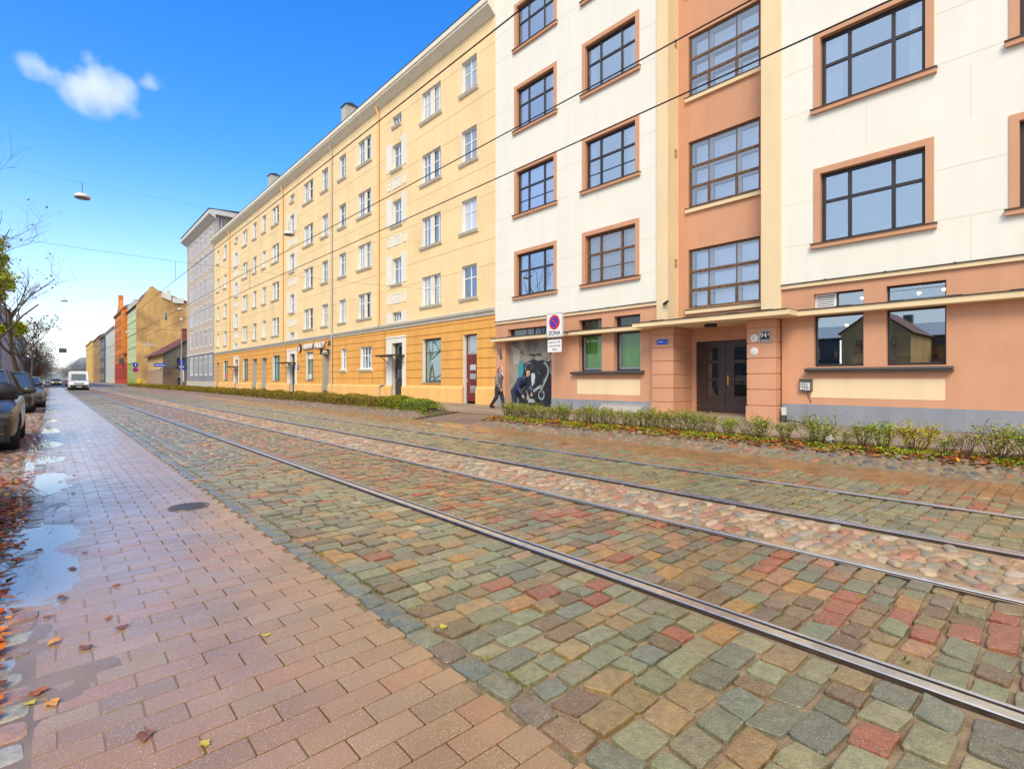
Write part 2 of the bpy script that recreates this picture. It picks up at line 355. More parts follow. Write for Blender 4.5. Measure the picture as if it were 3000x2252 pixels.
def rows(x0, x1, y0, y1, p, lmin, lmax, gap=.018, wave=.05):
    cx, cy, wx, wy = [], [], [], []; y = y0; ph = R(0, 6)
    while y < y1:
        d = p * R(.9, 1.12); x = x0 - R(0, .0); k = 0
        cuts = [x0]
        while cuts[-1] < x1: cuts.append(cuts[-1] + R(lmin, lmax))
        sc = (x1 - x0) / (cuts[-1] - x0); cuts = [x0 + (c - x0) * sc for c in cuts]
        if len(cuts) > 3: cuts = [cuts[0]] + [c + R(-.02, .02) for c in cuts[1:-1]] + [cuts[-1]]
        for a, b in zip(cuts, cuts[1:]):
            cx.append((a + b) / 2); cy.append(y + d / 2 + wave * sin(1.9 * (a + b) / 2 + ph + y * .35) * .5 + R(-.006, .006))
            g = gap * R(.6, 1.5); wx.append(b - a - g); wy.append(d - g * R(.7, 1.3))
        y += d
    return [np.array(v) for v in (cx, cy, wx, wy)]

ZONES = [
    ('sett_paving', 1.555, 2.795, .148, .165, .26, [(G1, 4), (G2, 2.5), (G3, 3), (TAN, 2.6), (OCH, .7), (BR, 1.2), (RED, .55), (BLU, 1.6), (PALE, .3)], .017),
    ('sett_paving', 2.955, 4.315, .142, .16, .26, [(G1, 1.5), (G2, 1.5), (TAN, 3), (BR, 2.6), (OCH, .7), (RED, 1.6), (BLU, .7), (PK, 1.3), (MAUVE, .6)], .02),
    ('sett_paving', 5.625, 6.975, .15, .15, .22, [(G1, 4), (G3, 4), (G2, 2), (TAN, 2), (BLU, 1), (PK, .5)], .02),
    ('sett_paving', 7.145, 8.20, .142, .16, .25, [(G1, 2.5), (G3, 2.5), (TAN, 2), (PK, 2), (RED, .7), (BLU, .8)], .015),
]
HIR = ((1, -.035), (1, -.005), (.98, -.0012), (.93, 0))
for name, x0, x1, p, l0, l1, pal, gap in ZONES:
    for y0, y1, n, rg in ((-2.5, 9.5, 22, HIR), (9.5, 34, 10, ((1, -.03), (.98, -.004), (.84, 0))), (34, 112, 6, ((1, -.03), (.95, 0)))):
        a = rows(x0, x1, y0, y1, p, l0, l1, gap)
        me = stones(name, *a, pick(len(a[0]), pal, k=np.array([.92, .85, .61])), ['sett'], n=n, kind=11 if n > 10 else 6, rings=rg, jit=.02, warp=.10 if n > 10 else .05, dz=.0045, tilt=.022, sm_=n < 12)
        structure(ob(name, me))
# long edging stones between lane and setts
yy = np.arange(-1.5, 112, .2026); k = len(yy)
structure(ob('edging_stones', stones('edging_stones', np.full(k, 1.478) + rng.normal(0, .008, k), yy, rng.uniform(.118, .135, k), rng.uniform(.17, .193, k), pick(k, [(G1, 3), (G2, 2), (BLU, 3), (MAUVE, 1), (TAN, 1), (OCH, .4)], k=np.array([.86, .82, .68])), ['sett'], n=22, kind=10, rings=HIR, jit=.02, warp=.1, dz=.003)))
# gutter stones on the left
yy = np.arange(-1.5, 112, .165); k = len(yy)
structure(ob('gutter_stones', stones('gutter_stones', np.full(k, -.128) + rng.normal(0, .006, k), yy, rng.uniform(.115, .135, k), rng.uniform(.125, .15, k), pick(k, [(PALE, 3), (lin(168, 160, 150), 3), (PK, 2), (TAN, 1)], k=.85), ['sett'], n=16, kind=5, rings=HIR, jit=.02, warp=.1, dz=.003)))
# rounded field stones: strip between the two tracks, and the parking strip on the left
def scatter(x0, x1, y0, y1, dx, dy, fill=.86):
    gx, gy = np.meshgrid(np.arange(x0 + dx / 2, x1, dx), np.arange(y0, y1, dy)); gx = gx + (np.arange(gx.shape[0]) % 2)[:, None] * dx * .45 - dx * .2
    cx = gx.ravel() + rng.uniform(-.22, .22, gx.size) * dx; cy = gy.ravel() + rng.uniform(-.22, .22, gx.size) * dy
    wx = dx * fill * rng.uniform(.7, 1.2, gx.size); wy = dy * fill * rng.uniform(.72, 1.15, gx.size)
    q = (cx - wx / 2 > x0 - .01) & (cx + wx / 2 < x1 + .01); return cx[q], cy[q], wx[q], wy[q]
FST = [(lin(178, 150, 124), 3), (lin(186, 168, 142), 3), (lin(176, 138, 116), 2), (lin(156, 150, 134), 2.5), (lin(142, 142, 132), 1.2), (lin(168, 116, 96), .5), (lin(188, 174, 152), 2)]
for y0, y1, n, rg in ((-1.5, 12, 16, ((1, -.03), (.97, -.008), (.85, -.001), (.6, .002))), (12, 40, 10, ((1, -.03), (.9, -.003), (.6, .001))), (40, 112, 6, ((1, -.02), (.8, 0)))):
    a = scatter(4.475, 5.465, y0, y1, .18, .10, 1.04)
    structure(ob('field_stone_strip', stones('field_stone_strip', *a, pick(len(a[0]), FST, k=np.array([.86, .78, .70])), ['field'], n=n, kind=2.7, rings=rg, jit=.05, tilt=.04, dz=.006, rot=.3, warp=.15, crown=.003, zf=lambda x, y: gz(x, y) + .004)))
PST = [(lin(150, 128, 104), 3), (lin(132, 118, 100), 3), (lin(168, 152, 134), 2), (lin(150, 108, 90), 1.3), (lin(120, 122, 118), 1.5)]
for y0, y1, n, rg in ((1, 22, 12, ((1, -.04), (.95, -.012), (.8, -.002), (.5, .003))), (22, 90, 6, ((1, -.03), (.8, 0)))):
    a = scatter(-2.55, -.2, y0, y1, .16, .14, .96)
    structure(ob('parking_cobbles', stones('parking_cobbles', *a, pick(len(a[0]), PST), ['field'], n=n, kind=2.6, rings=rg, jit=.05, tilt=.05, dz=.006, rot=.5, warp=.15, crown=.005)))
# brick-bond pavers of the near lane and of the far strip
def pavers(x0, x1, y0, y1, L=.27, D=.1345):
    cx, cy, wx, wy = [], [], [], []; k = int(y0 / D)
    while k * D < y1:
        x = x0 - (L / 2 if k % 2 else 0) - .06
        while x < x1:
            a, b = max(x, x0), min(x + L, x1)
            if b - a > .04: cx.append((a + b) / 2); cy.append((k + .5) * D); wx.append(b - a - .007); wy.append(D - .006)
            x += L
        k += 1
    return [np.array(v) for v in (cx, cy, wx, wy)]
PV = [(lin(174, 136, 106), 4), (lin(168, 131, 104), 3), (lin(172, 139, 114), 2), (lin(178, 132, 100), 1), (lin(163, 131, 109), 1)]
PV2 = [(lin(178, 128, 84), 3), (lin(168, 112, 72), 2), (lin(160, 116, 84), 2)]
for (x0, x1, pal) in ((-.055, 1.405, PV), (8.22, 9.38, PV2)):
    for y0, y1 in ((-2, 14), (14, 112)):
        a = pavers(x0, x1, y0, y1)
        structure(ob('lane_paving', stones('lane_paving', *a, pick(len(a[0]), pal, .045, np.array([.85, .80, .56])), ['paver'], kind='rect', rings=((1, -.02), (1, -.0014), (.984, 0)), jit=.001, tilt=.0018, dz=.0007, rot=.003, warp=.0, crown=0, sm_=False)))

def sheet(name, xs, ys, zf, m, off=0.0, kind='structure'):
    xs, ys = np.asarray(xs, float), np.asarray(ys, float); X, Y = np.meshgrid(xs, ys)
    V = np.stack([X.ravel(), Y.ravel(), np.asarray(zf(X, Y) + off).ravel() * np.ones(X.size)], 1); nx = len(xs)
    i, j = np.meshgrid(np.arange(nx - 1), np.arange(len(ys) - 1)); b = (j * nx + i).ravel()
    o = ob(name, np_mesh(name, V, np.stack([b, b + 1, b + nx + 1, b + nx], 1), [m])); o['kind'] = kind; return o
flat = lambda z: (lambda x, y: np.zeros_like(x) + z)
sheet('ground', [-900, -300, -8.2, 40, 300, 900], [-300, -40, 0, 200, 600, 1500], flat(-.07), 'asphalt')
sheet('road_bed', [-2.6, -1, -.2, 0, .4, .9, 1.45, 3, 5, 7, 8.2, 8.8, 9.42], np.r_[-6:40:.25, 40:113:3], gz, 'joint', -.018)
M['sand'] = mat('yellow sand between stones', (.34, .23, .125), .75, .3, 8, .006, 80, speck=(150, .6, (.5, .38, .24), .6), dirt=((.13, .14, .03), 2.5, .7, .62, .74))
sheet('sand_strip', [4.47, 4.8, 5.1, 5.47], np.r_[-6:40:.12, 40:113:2], lambda x, y: gz(x, y) + wob(x * 4, y * 3) * .003, 'sand', -.0125)
sheet('road', [-2.6, 1.45, 8.2, 9.42], [113, 200, 350, 700], gz, 'asphalt', 0)
def silt_z(x, y): return gz(x, y) - .0014 - .012 * np.maximum(x - .10, 0) * (1 + .5 * np.sin(y * 1.1)) - .02 * np.maximum(-.06 - x, 0) + wob(x * 3, y * 2.3) * .0022
sheet('gutter_silt', np.arange(-.26, .62, .03), np.arange(.2, 45, .05), silt_z, 'silt')
w = bpy.data.materials.new('puddle water'); nt, N, L, b = nodes_of(w); N.remove(b)
t = N.new('ShaderNodeBsdfTransparent'); t.inputs[0].default_value = (.86, .82, .77, 1); g = N.new('ShaderNodeBsdfGlossy'); g.inputs['Roughness'].default_value = .02
fr = N.new('ShaderNodeFresnel'); fr.inputs[0].default_value = 1.85
s = N.new('ShaderNodeMixShader'); fm_ = N.new('ShaderNodeMath'); fm_.operation = 'MULTIPLY_ADD'; fm_.inputs[1].default_value = .7; fm_.inputs[2].default_value = .16; L.new(fr.outputs[0], fm_.inputs[0])
df = N.new('ShaderNodeBsdfDiffuse'); df.inputs[0].default_value = (.50, .46, .43, 1); mk = N.new('ShaderNodeMixShader'); mk.inputs[0].default_value = .68; L.new(t.outputs[0], mk.inputs[1]); L.new(df.outputs[0], mk.inputs[2])
g.inputs[0].default_value = (1, .94, .86, 1); L.new(fm_.outputs[0], s.inputs[0]); L.new(mk.outputs[0], s.inputs[1]); L.new(g.outputs[0], s.inputs[2]); L.new(s.outputs[0], N['Material Output'].inputs[0]); M['water'] = w
sheet('puddle_water', [-.34, .7], [1, 45], flat(.0028), 'water')

# sidewalk, planting beds, driveway
sm = lambda t: np.clip(t, 0, 1) ** 2 * (3 - 2 * np.clip(t, 0, 1))
def bed_z(x, y):
    e = np.where(y < 14.3, sm((13.0 - y) / .7), sm((y - 15.9) / .9))
    return -.012 + e * (.21 * np.clip((x - 9.42) / .66, 0, 1) + np.where(x > 10.2, wob(x * 4, y * 4) * .02, 0)) + (1 - e) * .16 * np.clip((x - 9.42) / 1.9, 0, 1)
sheet('planting_bed', np.r_[10.02:11.45:.11], np.r_[-8:13.05:.15], bed_z, 'soil')
sheet('planting_bed', np.r_[10.02:11.45:.11], np.r_[15.9:40:.15, 40:118:1.5], bed_z, 'soil')
sheet('bed_edging', np.r_[9.4:10.03:.103], np.r_[-8:13.05:.15], bed_z, 'mortar')
sheet('bed_edging', np.r_[9.4:10.03:.103], np.r_[15.9:40:.15, 40:118:1.5], bed_z, 'mortar')
sheet('driveway', np.r_[9.4:11.45:.2], np.r_[13.05:15.91:.22], bed_z, 'driveway')
BST = [(lin(150, 118, 94), 3), (lin(168, 130, 104), 2), (lin(128, 120, 108), 2.2), (lin(104, 100, 94), .9), (lin(140, 124, 102), 2), (lin(166, 104, 76), .7)]
for y0, y1, n in ((-3, 13.0, 14), (16.0, 40, 8), (40, 115, 6)):
    cx, cy, wx, wy = scatter(9.43, 10.12, y0, y1, .135, .165, .9)
    structure(ob('bed_edging', stones('bed_edging', cx, cy, wx, wy, pick(len(cx), BST, k=.8), ['field'], n=n, kind=2.5, rings=((1, -.03), (.96, .0), (.82, .009), (.5, .013)), jit=.08, tilt=.12, dz=.008, rot=.5, warp=.2, crown=.014, zf=bed_z)))
sheet('sidewalk', [11.45, 13, 15.9], [-14, 0, 13, 16, 60, 116, 160], flat(.15), 'sidewalk')
sheet('sidewalk', [9.42, 11.45], [118, 160], flat(.12), 'sidewalk')
sheet('sidewalk', [9.42, 12, 15.9], [160, 400, 700], flat(.12), 'sidewalk')
b = MB(); b.box(9.38, 9.42, 118, 700, -.05, .12); structure(b.build('kerb', 'kerb'))
b = MB(); b.box(-2.72, -2.6, -6, 700, -.05, .1); structure(b.build('kerb', 'kerb'))
sheet('sidewalk', [-8.2, -5, -2.72], [-10, 40, 120, 700], flat(.09), 'sidewalk')
# worn white paint on the far lane near the driveway
b = MB()
for i in range(9):
    cx0, cy0 = 8.55 + .05 * (i % 3) + R(-.05, .05), 11.9 + i * .24; n = 9
    b.add([(cx0 + R(.03, .09) * cos(2 * pi * j / n), cy0 + R(.07, .17) * sin(2 * pi * j / n), float(gz(8.5, cy0)) + .006) for j in range(n)], [tuple(range(n))])
structure(b.build('road_marking', mat('worn road paint', (.6, .55, .48), .6, .2, 12)))

# rails: grooved tram rails with a bright running surface
for X, s_, lab in ((2.866, 1, 'tram rail nearest the brick-paved lane, bright and grooved'), (4.394, -1, 'second tram rail, between red setts and the round field stones'),
                   (5.54, 1, 'third tram rail, far edge of the round field stone strip'), (7.06, -1, 'farthest tram rail, beside the planting beds along the sidewalk')):
    b = MB(); z = .034
    P = [(-.036, -.03), (-.036, -.004), (-.031, z * .0), (.03, 0), (.036, -.006), (.04, -.03), (.066, -.03), (.069, -.006), (.073, -.003), (.088, -.003), (.09, -.03)]
    mi = [1, 0, 0, 0, 1, 1, 1, 0, 0, 1]
    ys = [-6, 0, 3, 6, 10, 16, 25, 40, 70, 113, 250, 600]
    for (p, q, m_) in zip(P, P[1:], mi):
        for ya, yb in zip(ys, ys[1:]):
            f = lambda t, y: (X + s_ * t[0], y, float(gz(X, 0)) + .012 + t[1])
            A = [f(p, ya), f(q, ya), f(q, yb), f(p, yb)]
            b.quad(*(A if s_ > 0 else A[::-1]), m_)
    b.build('tram_rail', ['steel', 'steelside'], label=lab, cat='tram rail', group='tram rails in the setts')
# manhole cover in the lane
t = thing('manhole_cover', 'round cast-iron manhole cover set in the brick-paved lane', 'manhole cover', (1.1, 6.4, float(gz(1.1, 6.4))))
b = MB(); b.lathe([(0, .004), (.155, .004), (.155, .001), (.162, .0), (.162, .006), (.19, .006), (.195, -.01)], n=32)
b.build('rim', 'iron', t, (0, 0, 0))
b = MB()
for i in range(-4, 5):
    for j in range(-4, 5):
        if i * i + j * j < 18: b.box(i * .032 - .01, i * .032 + .01, j * .032 - .01, j * .032 + .01, .0042, .008)
b.build('tread', 'iron', t, (0, 0, 0))

# ------------------------------------------------------------------ windows
def window(par, X, y0, y1, z0, z1, frame, glass, mull=(), trans=(), bar=.07, fd=.06, extra=(), pane_dx=None, name='window', thin=None):
    """casement seen from the street; X is the front plane of the frame. Returns the window part (frame) with a pane child"""
    w, h = y1 - y0, z1 - z0; p = WL[par.name]; loc = (X - p[0], y0 - p[1], z0 - p[2])
    b = MB(); t = thin or bar * .8
    b.box(0, fd, 0, bar, 0, h); b.box(0, fd, w - bar, w, 0, h)
    b.box(.002, fd, bar, w - bar, 0, bar); b.box(.002, fd, bar, w - bar, h - bar, h)
    ms = [bar] + [w * m for m in mull] + [w - bar]
    for m in mull: b.box(-.004, fd - .004, w * m - t / 2, w * m + t / 2, bar, h - bar)
    cells = []
    for i in range(len(ms) - 1):
        a = ms[i] + (t / 2 if i else 0); c = ms[i + 1] - (t / 2 if i < len(ms) - 2 else 0)
        zs = [bar] + [h * q for q in trans] + [h - bar]
        for q in trans: b.box(.003, fd - .003, a, c, h * q - t / 2, h * q + t / 2)
        for (ci, q) in extra:
            if ci == i: b.box(.006, fd - .006, a, c, h * q - .014, h * q + .014)
        for j in range(len(zs) - 1):
            zz0 = zs[j] + (t / 2 if j else 0); zz1 = zs[j + 1] - (t / 2 if j < len(zs) - 2 else 0); cells.append((a, c, zz0, zz1))
    f = b.build(name, frame, par, loc, bevel=.006)
    g = MB(); d = fd * .55 if pane_dx is None else pane_dx
    for a, c, e, k in cells:
        s1, s2 = R(-.0035, .0035), R(-.0035, .0035)
        g.quad((d + s1, a, e), (d - s1, a, k), (d - s1 + s2, c, k), (d + s1 + s2, c, e))
    g.build('pane', glass, f, (0, 0, 0)); return f

def ribbon(b, pts, w, x, mi, f):
    """flat painted stroke on a wall facing the street"""
    P = [np.array(f(*p)) for p in pts]; L_, R_ = [], []
    for i, p in enumerate(P):
        d = P[min(i + 1, len(P) - 1)] - P[max(i - 1, 0)]; d /= np.linalg.norm(d) + 1e-9; n = np.array((-d[1], d[0])); ww = w[i] if hasattr(w, '__len__') else w
        L_.append(p + n * ww / 2); R_.append(p - n * ww / 2)
    for i in range(len(P) - 1):
        b.quad((x, *L_[i]), (x, *L_[i + 1]), (x, *R_[i + 1]), (x, *R_[i]), mi)
def blob(b, pts, x, mi, f):
    P = [f(*p) for p in pts]; b.add([(x, *p) for p in P], [tuple(range(len(P)))], mi)
def smooth_path(pts, n=6):
    P = [np.array(p, float) for p in pts]; out = []
    for i in range(len(P) - 1):
        p0, p1, p2, p3 = P[max(i - 1, 0)], P[i], P[i + 1], P[min(i + 2, len(P) - 1)]
        for k in range(n):
            t = k / n; out.append(.5 * (2 * p1 + (p2 - p0) * t + (2 * p0 - 5 * p1 + 4 * p2 - p3) * t * t + (3 * p1 - p0 - 3 * p2 + p3) * t ** 3))
    return out + [P[-1]]
def hline(b, X, y0, y1, z, ops, mi, h=.02, d=.003, m=.0):
    """thin raised strip along a facade, coloured as a joint or as groove shade, broken at openings"""
    seg = [(y0, y1)]
    for a, c, e, k in ops:
        if e - m < z < k + m:
            seg = [q for s in seg for q in ((s[0], min(s[1], a - m)), (max(s[0], c + m), s[1])) if q[1] - q[0] > .02]
    for a, c in seg: b.box(X - d, X, a, c, z - h / 2, z + h / 2, mi)

# ------------------------------------------------------------------ white apartment building
W = 15.8
wb = thing('apartment_building', 'white apartment building with salmon ground floor, dark three-light windows and a long thin canopy', 'building', (W, 3.5, .15))
COLS = [(15.17, 17.49), (11.10, 13.45), (2.78, 5.07), (-1.15, 1.15), (-5.1, -2.8), (-9.1, -6.8)]
ROWS = [(5.1, 7.0), (8.8, 10.73), (12.6, 14.47), (16.3, 18.2)]
ops = [(a, c, e, k) for a, c in COLS for e, k in ROWS]
opsL = [o for o in ops if o[0] > 10]; opsR = [o for o in ops if o[0] < 6]
GL = [(15.31, 18.3, .1, 3.12), (15.45, 18.1, 3.29, 3.66), (12.64, 13.79, 1.66, 3.12), (10.9, 12.06, 1.66, 3.12), (12.64, 13.79, 3.27, 3.72), (10.9, 12.06, 3.27, 3.72)]
GR = [(4.06, 5.24, 1.72, 3.12), (2.39, 3.57, 1.72, 3.12), (4.06, 5.24, 3.27, 3.72), (2.39, 3.57, 3.27, 3.72), (-3.6, -1.6, 1.72, 3.12)]
b = MB()
b.wall(W, 10.19, 19.0, 4.06, 21.6, opsL, .18, 0, 1); b.wall(W, -12, 6.08, 4.06, 21.6, opsR, .18, 0, 1)
b.wall(W, 10.19, 19.0, .1, 4.06, GL, .25, 2); b.wall(W, -12, 6.08, .1, 4.06, GR, .22, 2)
b.quad((W, 19, .1), (27, 19, .1), (27, 19, 21.6), (W, 19, 21.6), 0); b.quad((W, -12, .1), (W, -12, 21.6), (27, -12, 21.6), (27, -12, .1), 0); b.quad((27, -12, .1), (27, -12, 21.6), (27, 19, 21.6), (27, 19, .1), 0)
tro = [(a - .2, c + .2, e - .15, k + .2) for a, c, e, k in ops]
for y0, y1 in ((10.25, 18.98), (-11.9, 6.02)):
    for z in (5.14, 6.34, 8.84, 10.05, 12.6, 13.85, 16.3, 17.5, 19.9): hline(b, W, y0, y1, z, tro, 3, .010, .0025)
for y in (14.35, 4.0, 1.95, -1.9):
    for z0, z1 in ((4.12, 5.1), (7.4, 8.6), (11.2, 12.4), (14.9, 16.1)):
        if not any(a < y < c and not (z1 < e or z0 > k) for a, c, e, k in tro): b.box(W - .002, W, y - .004, y + .004, z0, z1, 3)
wall_o = b.build('facade_wall', ['cream', 'trim', 'pink', 'creamline'], wb)
b = MB(); bw = [(6.97, 9.39, 3.80, 5.82), (6.97, 9.39, 7.27, 9.52), (6.97, 9.39, 11.08, 13.15), (6.97, 9.39, 14.75, 16.85)]
b.wall(16.45, 6.5, 9.8, 3.27, 21.6, bw, .12, 0); b.build('stair_bay_wall', ['pink'], wb)
b = MB(); b.box(15.72, 16.44, 9.75, 10.19, 3.25, 21.5); b.box(15.72, 16.44, 6.08, 6.64, 3.25, 21.5); b.build('pilaster', ['beige'], wb, bevel=.012)
# stairwell windows: weathered wood outside, white inner frames behind
for i, (a, c, e, k) in enumerate(bw):
    f = window(wb, 16.51, a, c, e, k, 'woodframe', 'glass_old', mull=(), trans=(.31, .62), bar=.07, fd=.05, thin=.095)
    h, w_ = k - e, c - a
    for m_ in (.32, .71):
        bb = MB(); bb.box(.004, .046, w_ * m_ - .04, w_ * m_ + .04, .06, h * .31 - .03); bb.box(.012, .04, w_ * m_ - .012, w_ * m_ + .012, h * .31 - .03, h - .06); bb.build('mullion', 'woodframe', f, (0, 0, 0))
    bb = MB(); x0, x1 = .17, .22
    for zz in (.0, .29, .33, .60, .64, .955): bb.box(x0, x1, .0, w_, h * zz, h * zz + .07)
    for m_ in (.0, .29, .33, .68, .72, .96): bb.box(x0 + .004, x1 - .004, w_ * m_, w_ * m_ + .075, .0, h)
    bb.build('inner_frame', 'oldwhite', f, (0, 0, 0))
    bb = MB(); bb.quad((x1 - .02, 0, 0), (x1 - .02, 0, h), (x1 - .02, w_, h), (x1 - .02, w_, 0)); bb.build('inner_pane', 'glass_hi', f, (0, 0, 0))
    bb = MB(); bb.box(-.15, .0, -.02 - .3, w_ + .08, -.19, -.06, 0); bb.box(-.17, .02, -.32, w_ + .1, -.06, -.035, 1); bb.build('window_sill', ['beige', 'flash'], f, (0, 0, 0))
# upper windows
for ci, (a, c) in enumerate(COLS):
    for ri, (e, k) in enumerate(ROWS):
        wood = (ci == 1 and ri == 0)
        seen = (ci, ri) in ((0, 0), (0, 2), (1, 2), (2, 0), (2, 1), (3, 1), (0, 3), (1, 1))
        ex = [(0, .3), (1, .3), (2, .3)] if (ri == 1 and ci < 2) or wood else []
        f = window(wb, W + .12, a, c, e, k, 'woodframe' if wood else 'darkframe', 'glass_old' if wood else ('glass_room' if seen else random.choice(('glass_hi', 'glass_hi2'))), (.29, .71), (.6,), .09, .06, ex, thin=.085)
        w_, h = c - a, k - e; x = -.12
        bb = MB(); q = .165
        bb.box(x - .03, x, -q, 0, 0, h + q); bb.box(x - .03, x, w_, w_ + q, 0, h + q); bb.box(x - .03, x, 0, w_, h, h + q)
        bb.build('window_surround', 'trim', f, (0, 0, 0))
        bb = MB(); bb.box(x - .10, x + .03, -.22, w_ + .22, -.135, -.022, 0); bb.box(x - .13, x + .12, -.235, w_ + .235, -.022, 0, 1)
        bb.build('window_sill', ['trim', 'flash'], f, (0, 0, 0))
        if seen:
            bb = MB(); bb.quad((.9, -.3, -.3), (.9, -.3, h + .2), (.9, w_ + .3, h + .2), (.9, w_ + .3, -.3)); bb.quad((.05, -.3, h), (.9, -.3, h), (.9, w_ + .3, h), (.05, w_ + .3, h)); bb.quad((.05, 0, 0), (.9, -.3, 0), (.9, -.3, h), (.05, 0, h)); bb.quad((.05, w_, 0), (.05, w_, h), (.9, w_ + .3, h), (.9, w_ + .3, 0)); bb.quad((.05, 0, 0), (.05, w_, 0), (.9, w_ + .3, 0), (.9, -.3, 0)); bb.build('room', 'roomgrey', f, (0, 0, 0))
            spans = ((0, .28 + .3 * random.random()), (w_ - .2 - .35 * random.random(), w_)) if (ci, ri) != (2, 0) else ()
            for p, q in spans:
                bb = MB(); n = 16; g_ = lambda j: .17 + .025 * sin(j * 1.7 + ci)
                for j in range(n): bb.add([(g_(j), p + (q - p) * j / n, 0), (g_(j), p + (q - p) * j / n, h), (g_(j + 1), p + (q - p) * (j + 1) / n, h), (g_(j + 1), p + (q - p) * (j + 1) / n, 0)], [(0, 1, 2, 3)], 0, True)
                bb.build('curtain', 'net', f, (0, 0, 0))
            if (ci, ri) == (2, 0):
                bb = MB()
                for j in range(30): y_ = random.choice((R(.1, .9), R(1.5, 2.2))); bb.lathe([(0, .05 + R(0, .12)), (.05, R(.03, .07)), (.03, 0)], (.16, y_, .07), 6)
                bb.build('sill_flowers', 'white', f, (0, 0, 0))
        if wood:
            bb = MB(); n = 40
            for j in range(n): bb.quad((.16 + .03 * sin(j * 1.9), w_ * j / n, 0), (.16 + .03 * sin(j * 1.9), w_ * j / n, h), (.16 + .03 * sin(j * 1.9 + 1.9), w_ * (j + 1) / n, h), (.16 + .03 * sin(j * 1.9 + 1.9), w_ * (j + 1) / n, 0))
            bb.build('net_curtain', 'net', f, (0, 0, 0))
# belt between salmon and white
for y0, y1 in ((10.2, 19.0), (-12, 6.07)):
    b = MB(); b.box(W - .07, W, y0, y1, 3.95, 4.055, 0); b.box(W - .10, W + .01, y0, y1, 4.055, 4.08, 1)
    y = y0 + .7
    while y < y1: b.box(W - .105, W + .005, y, y + .05, 4.08, 4.094, 1); y += 1.35
    b.build('belt_course', ['beige', 'flash'], wb)
# canopy: long narrow shelf with a deeper part over the entrance
b = MB()
for y0, y1, x0, x1 in ((-12, 5.53, 15.45, 15.83), (10.52, 18.98, 15.45, 15.83), (5.53, 10.52, 14.77, 16.7)):
    b.box(x0, x1, y0, y1, 3.12, 3.262, 0); b.box(x0 - .03, x1, y0, y1, 3.262, 3.285, 1)
    y = y0 + .4
    while y < y1 - .5: b.box(x0 - .034, min(x1, W), y, y + R(.25, .5), 3.285, 3.30, 1); y += R(.9, 1.5)
b.build('canopy', ['beige', 'flash'], wb, bevel=.006)
# entrance piers with banded rustication
for y0, y1 in ((9.38, 10.19), (6.12, 6.94)):
    b = MB(); b.box(15.485, 16.66, y0 + .02, y1 - .02, .1, 3.12)
    zs = [.60, 1.07, 1.525, 1.98, 2.43, 2.87, 3.12]
    b.box(15.43, 16.64, y0 - .02, y1 + .02, .1, .585)
    for a, c in zip(zs, zs[1:]): b.box(15.46, 16.65, y0, y1, a + .013, min(c - .013, 3.117))
    b.build('entrance_pier', ['pink'], wb, bevel=.012)
b = MB(); b.wall(16.67, 6.9, 9.42, .1, 3.14, [(7.18, 9.24, .25, 2.66)], .12, 0); b.build('entrance_wall', ['pink'], wb)
b = MB(); b.box(15.62, 16.9, 6.97, 9.35, .1, .245); b.build('door_step', 'sidewalk', wb, bevel=.01)
# double door
for y0, y1, g0, g1 in ((8.225, 9.235, .36, .74), (7.185, 8.215, .28, .82)):
    b = MB(); w_ = y1 - y0; X = 16.75; gy0, gy1 = y0 + (1 - g1) * w_, y0 + (1 - g0) * w_; zs = [.82, 1.32, 1.42, 1.9, 2.0, 2.42]
    b.box(X, X + .05, y0, gy0, .255, 2.655); b.box(X, X + .05, gy1, y1, .255, 2.655); b.box(X, X + .05, gy0, gy1, .255, .82); b.box(X, X + .05, gy0, gy1, 2.42, 2.655)
    for a, c in ((1.32, 1.42), (1.9, 2.0)): b.box(X + .004, X + .046, gy0, gy1, a, c)
    b.box(X - .012, X, gy0 - .05, gy0, .77, 2.47); b.box(X - .012, X, gy1, gy1 + .05, .77, 2.47); b.box(X - .012, X, gy0, gy1, .77, .82); b.box(X - .012, X, gy0, gy1, 2.42, 2.47)
    b.box(X - .01, X, y0 + .07, y1 - .07, .62, .645); b.box(X - .008, X, y0 + .07, y1 - .07, .33, .35)
    d = b.build('door', 'doorwood', wb, bevel=.006)
    for a, c in ((.82, 1.32), (1.42, 1.9), (2.0, 2.42)): g = MB(); g.quad((X + .03, gy0, a), (X + .03, gy0, c), (X + .03, gy1, c), (X + .03, gy1, a)); g.build('glass_panel', 'glass_door', d)
    if y0 < 8:
        h = MB(); h.box(X - .01, X, y1 - .1, y1 - .055, 1.18, 1.5); h.tube([(X - .01, y1 - .078, 1.38), (X - .055, y1 - .078, 1.38), (X - .055, y1 - .2, 1.37)], .011, 8); h.build('handle', 'brass', d)
    h = MB(); h.box(X - .015, X + .05, y0, y1, .245, .254); h.build('threshold', 'flash', d)
# plinth, panels, sills of the ground floor
for a, c, k in ((10.21, 15.31, .575), (18.3, 18.99, .575), (-12, 6.07, .68)): b = MB(); b.box(W - .014, W, a, c, .1, k); b.build('plinth', 'greyplinth', wb)
for y0, y1, z0, z1 in ((10.9, 13.88, .79, 1.36), (2.41, 5.31, .87, 1.38)):
    b = MB(); b.box(W - .006, W, y0, y1, z0, z1); b.build('wall_panel', 'beige', wb)
for y0, y1 in ((10.72, 14.1), (2.25, 5.41)):
    b = MB(); b.prism([(W + .05, 1.70), (W - .22, 1.655), (W - .22, 1.63), (W - .18, 1.60), (W - .18, 1.575), (W, 1.56), (W + .05, 1.56)], 'y', y0, y1); b.build('window_sill', 'sill', wb, bevel=.004)
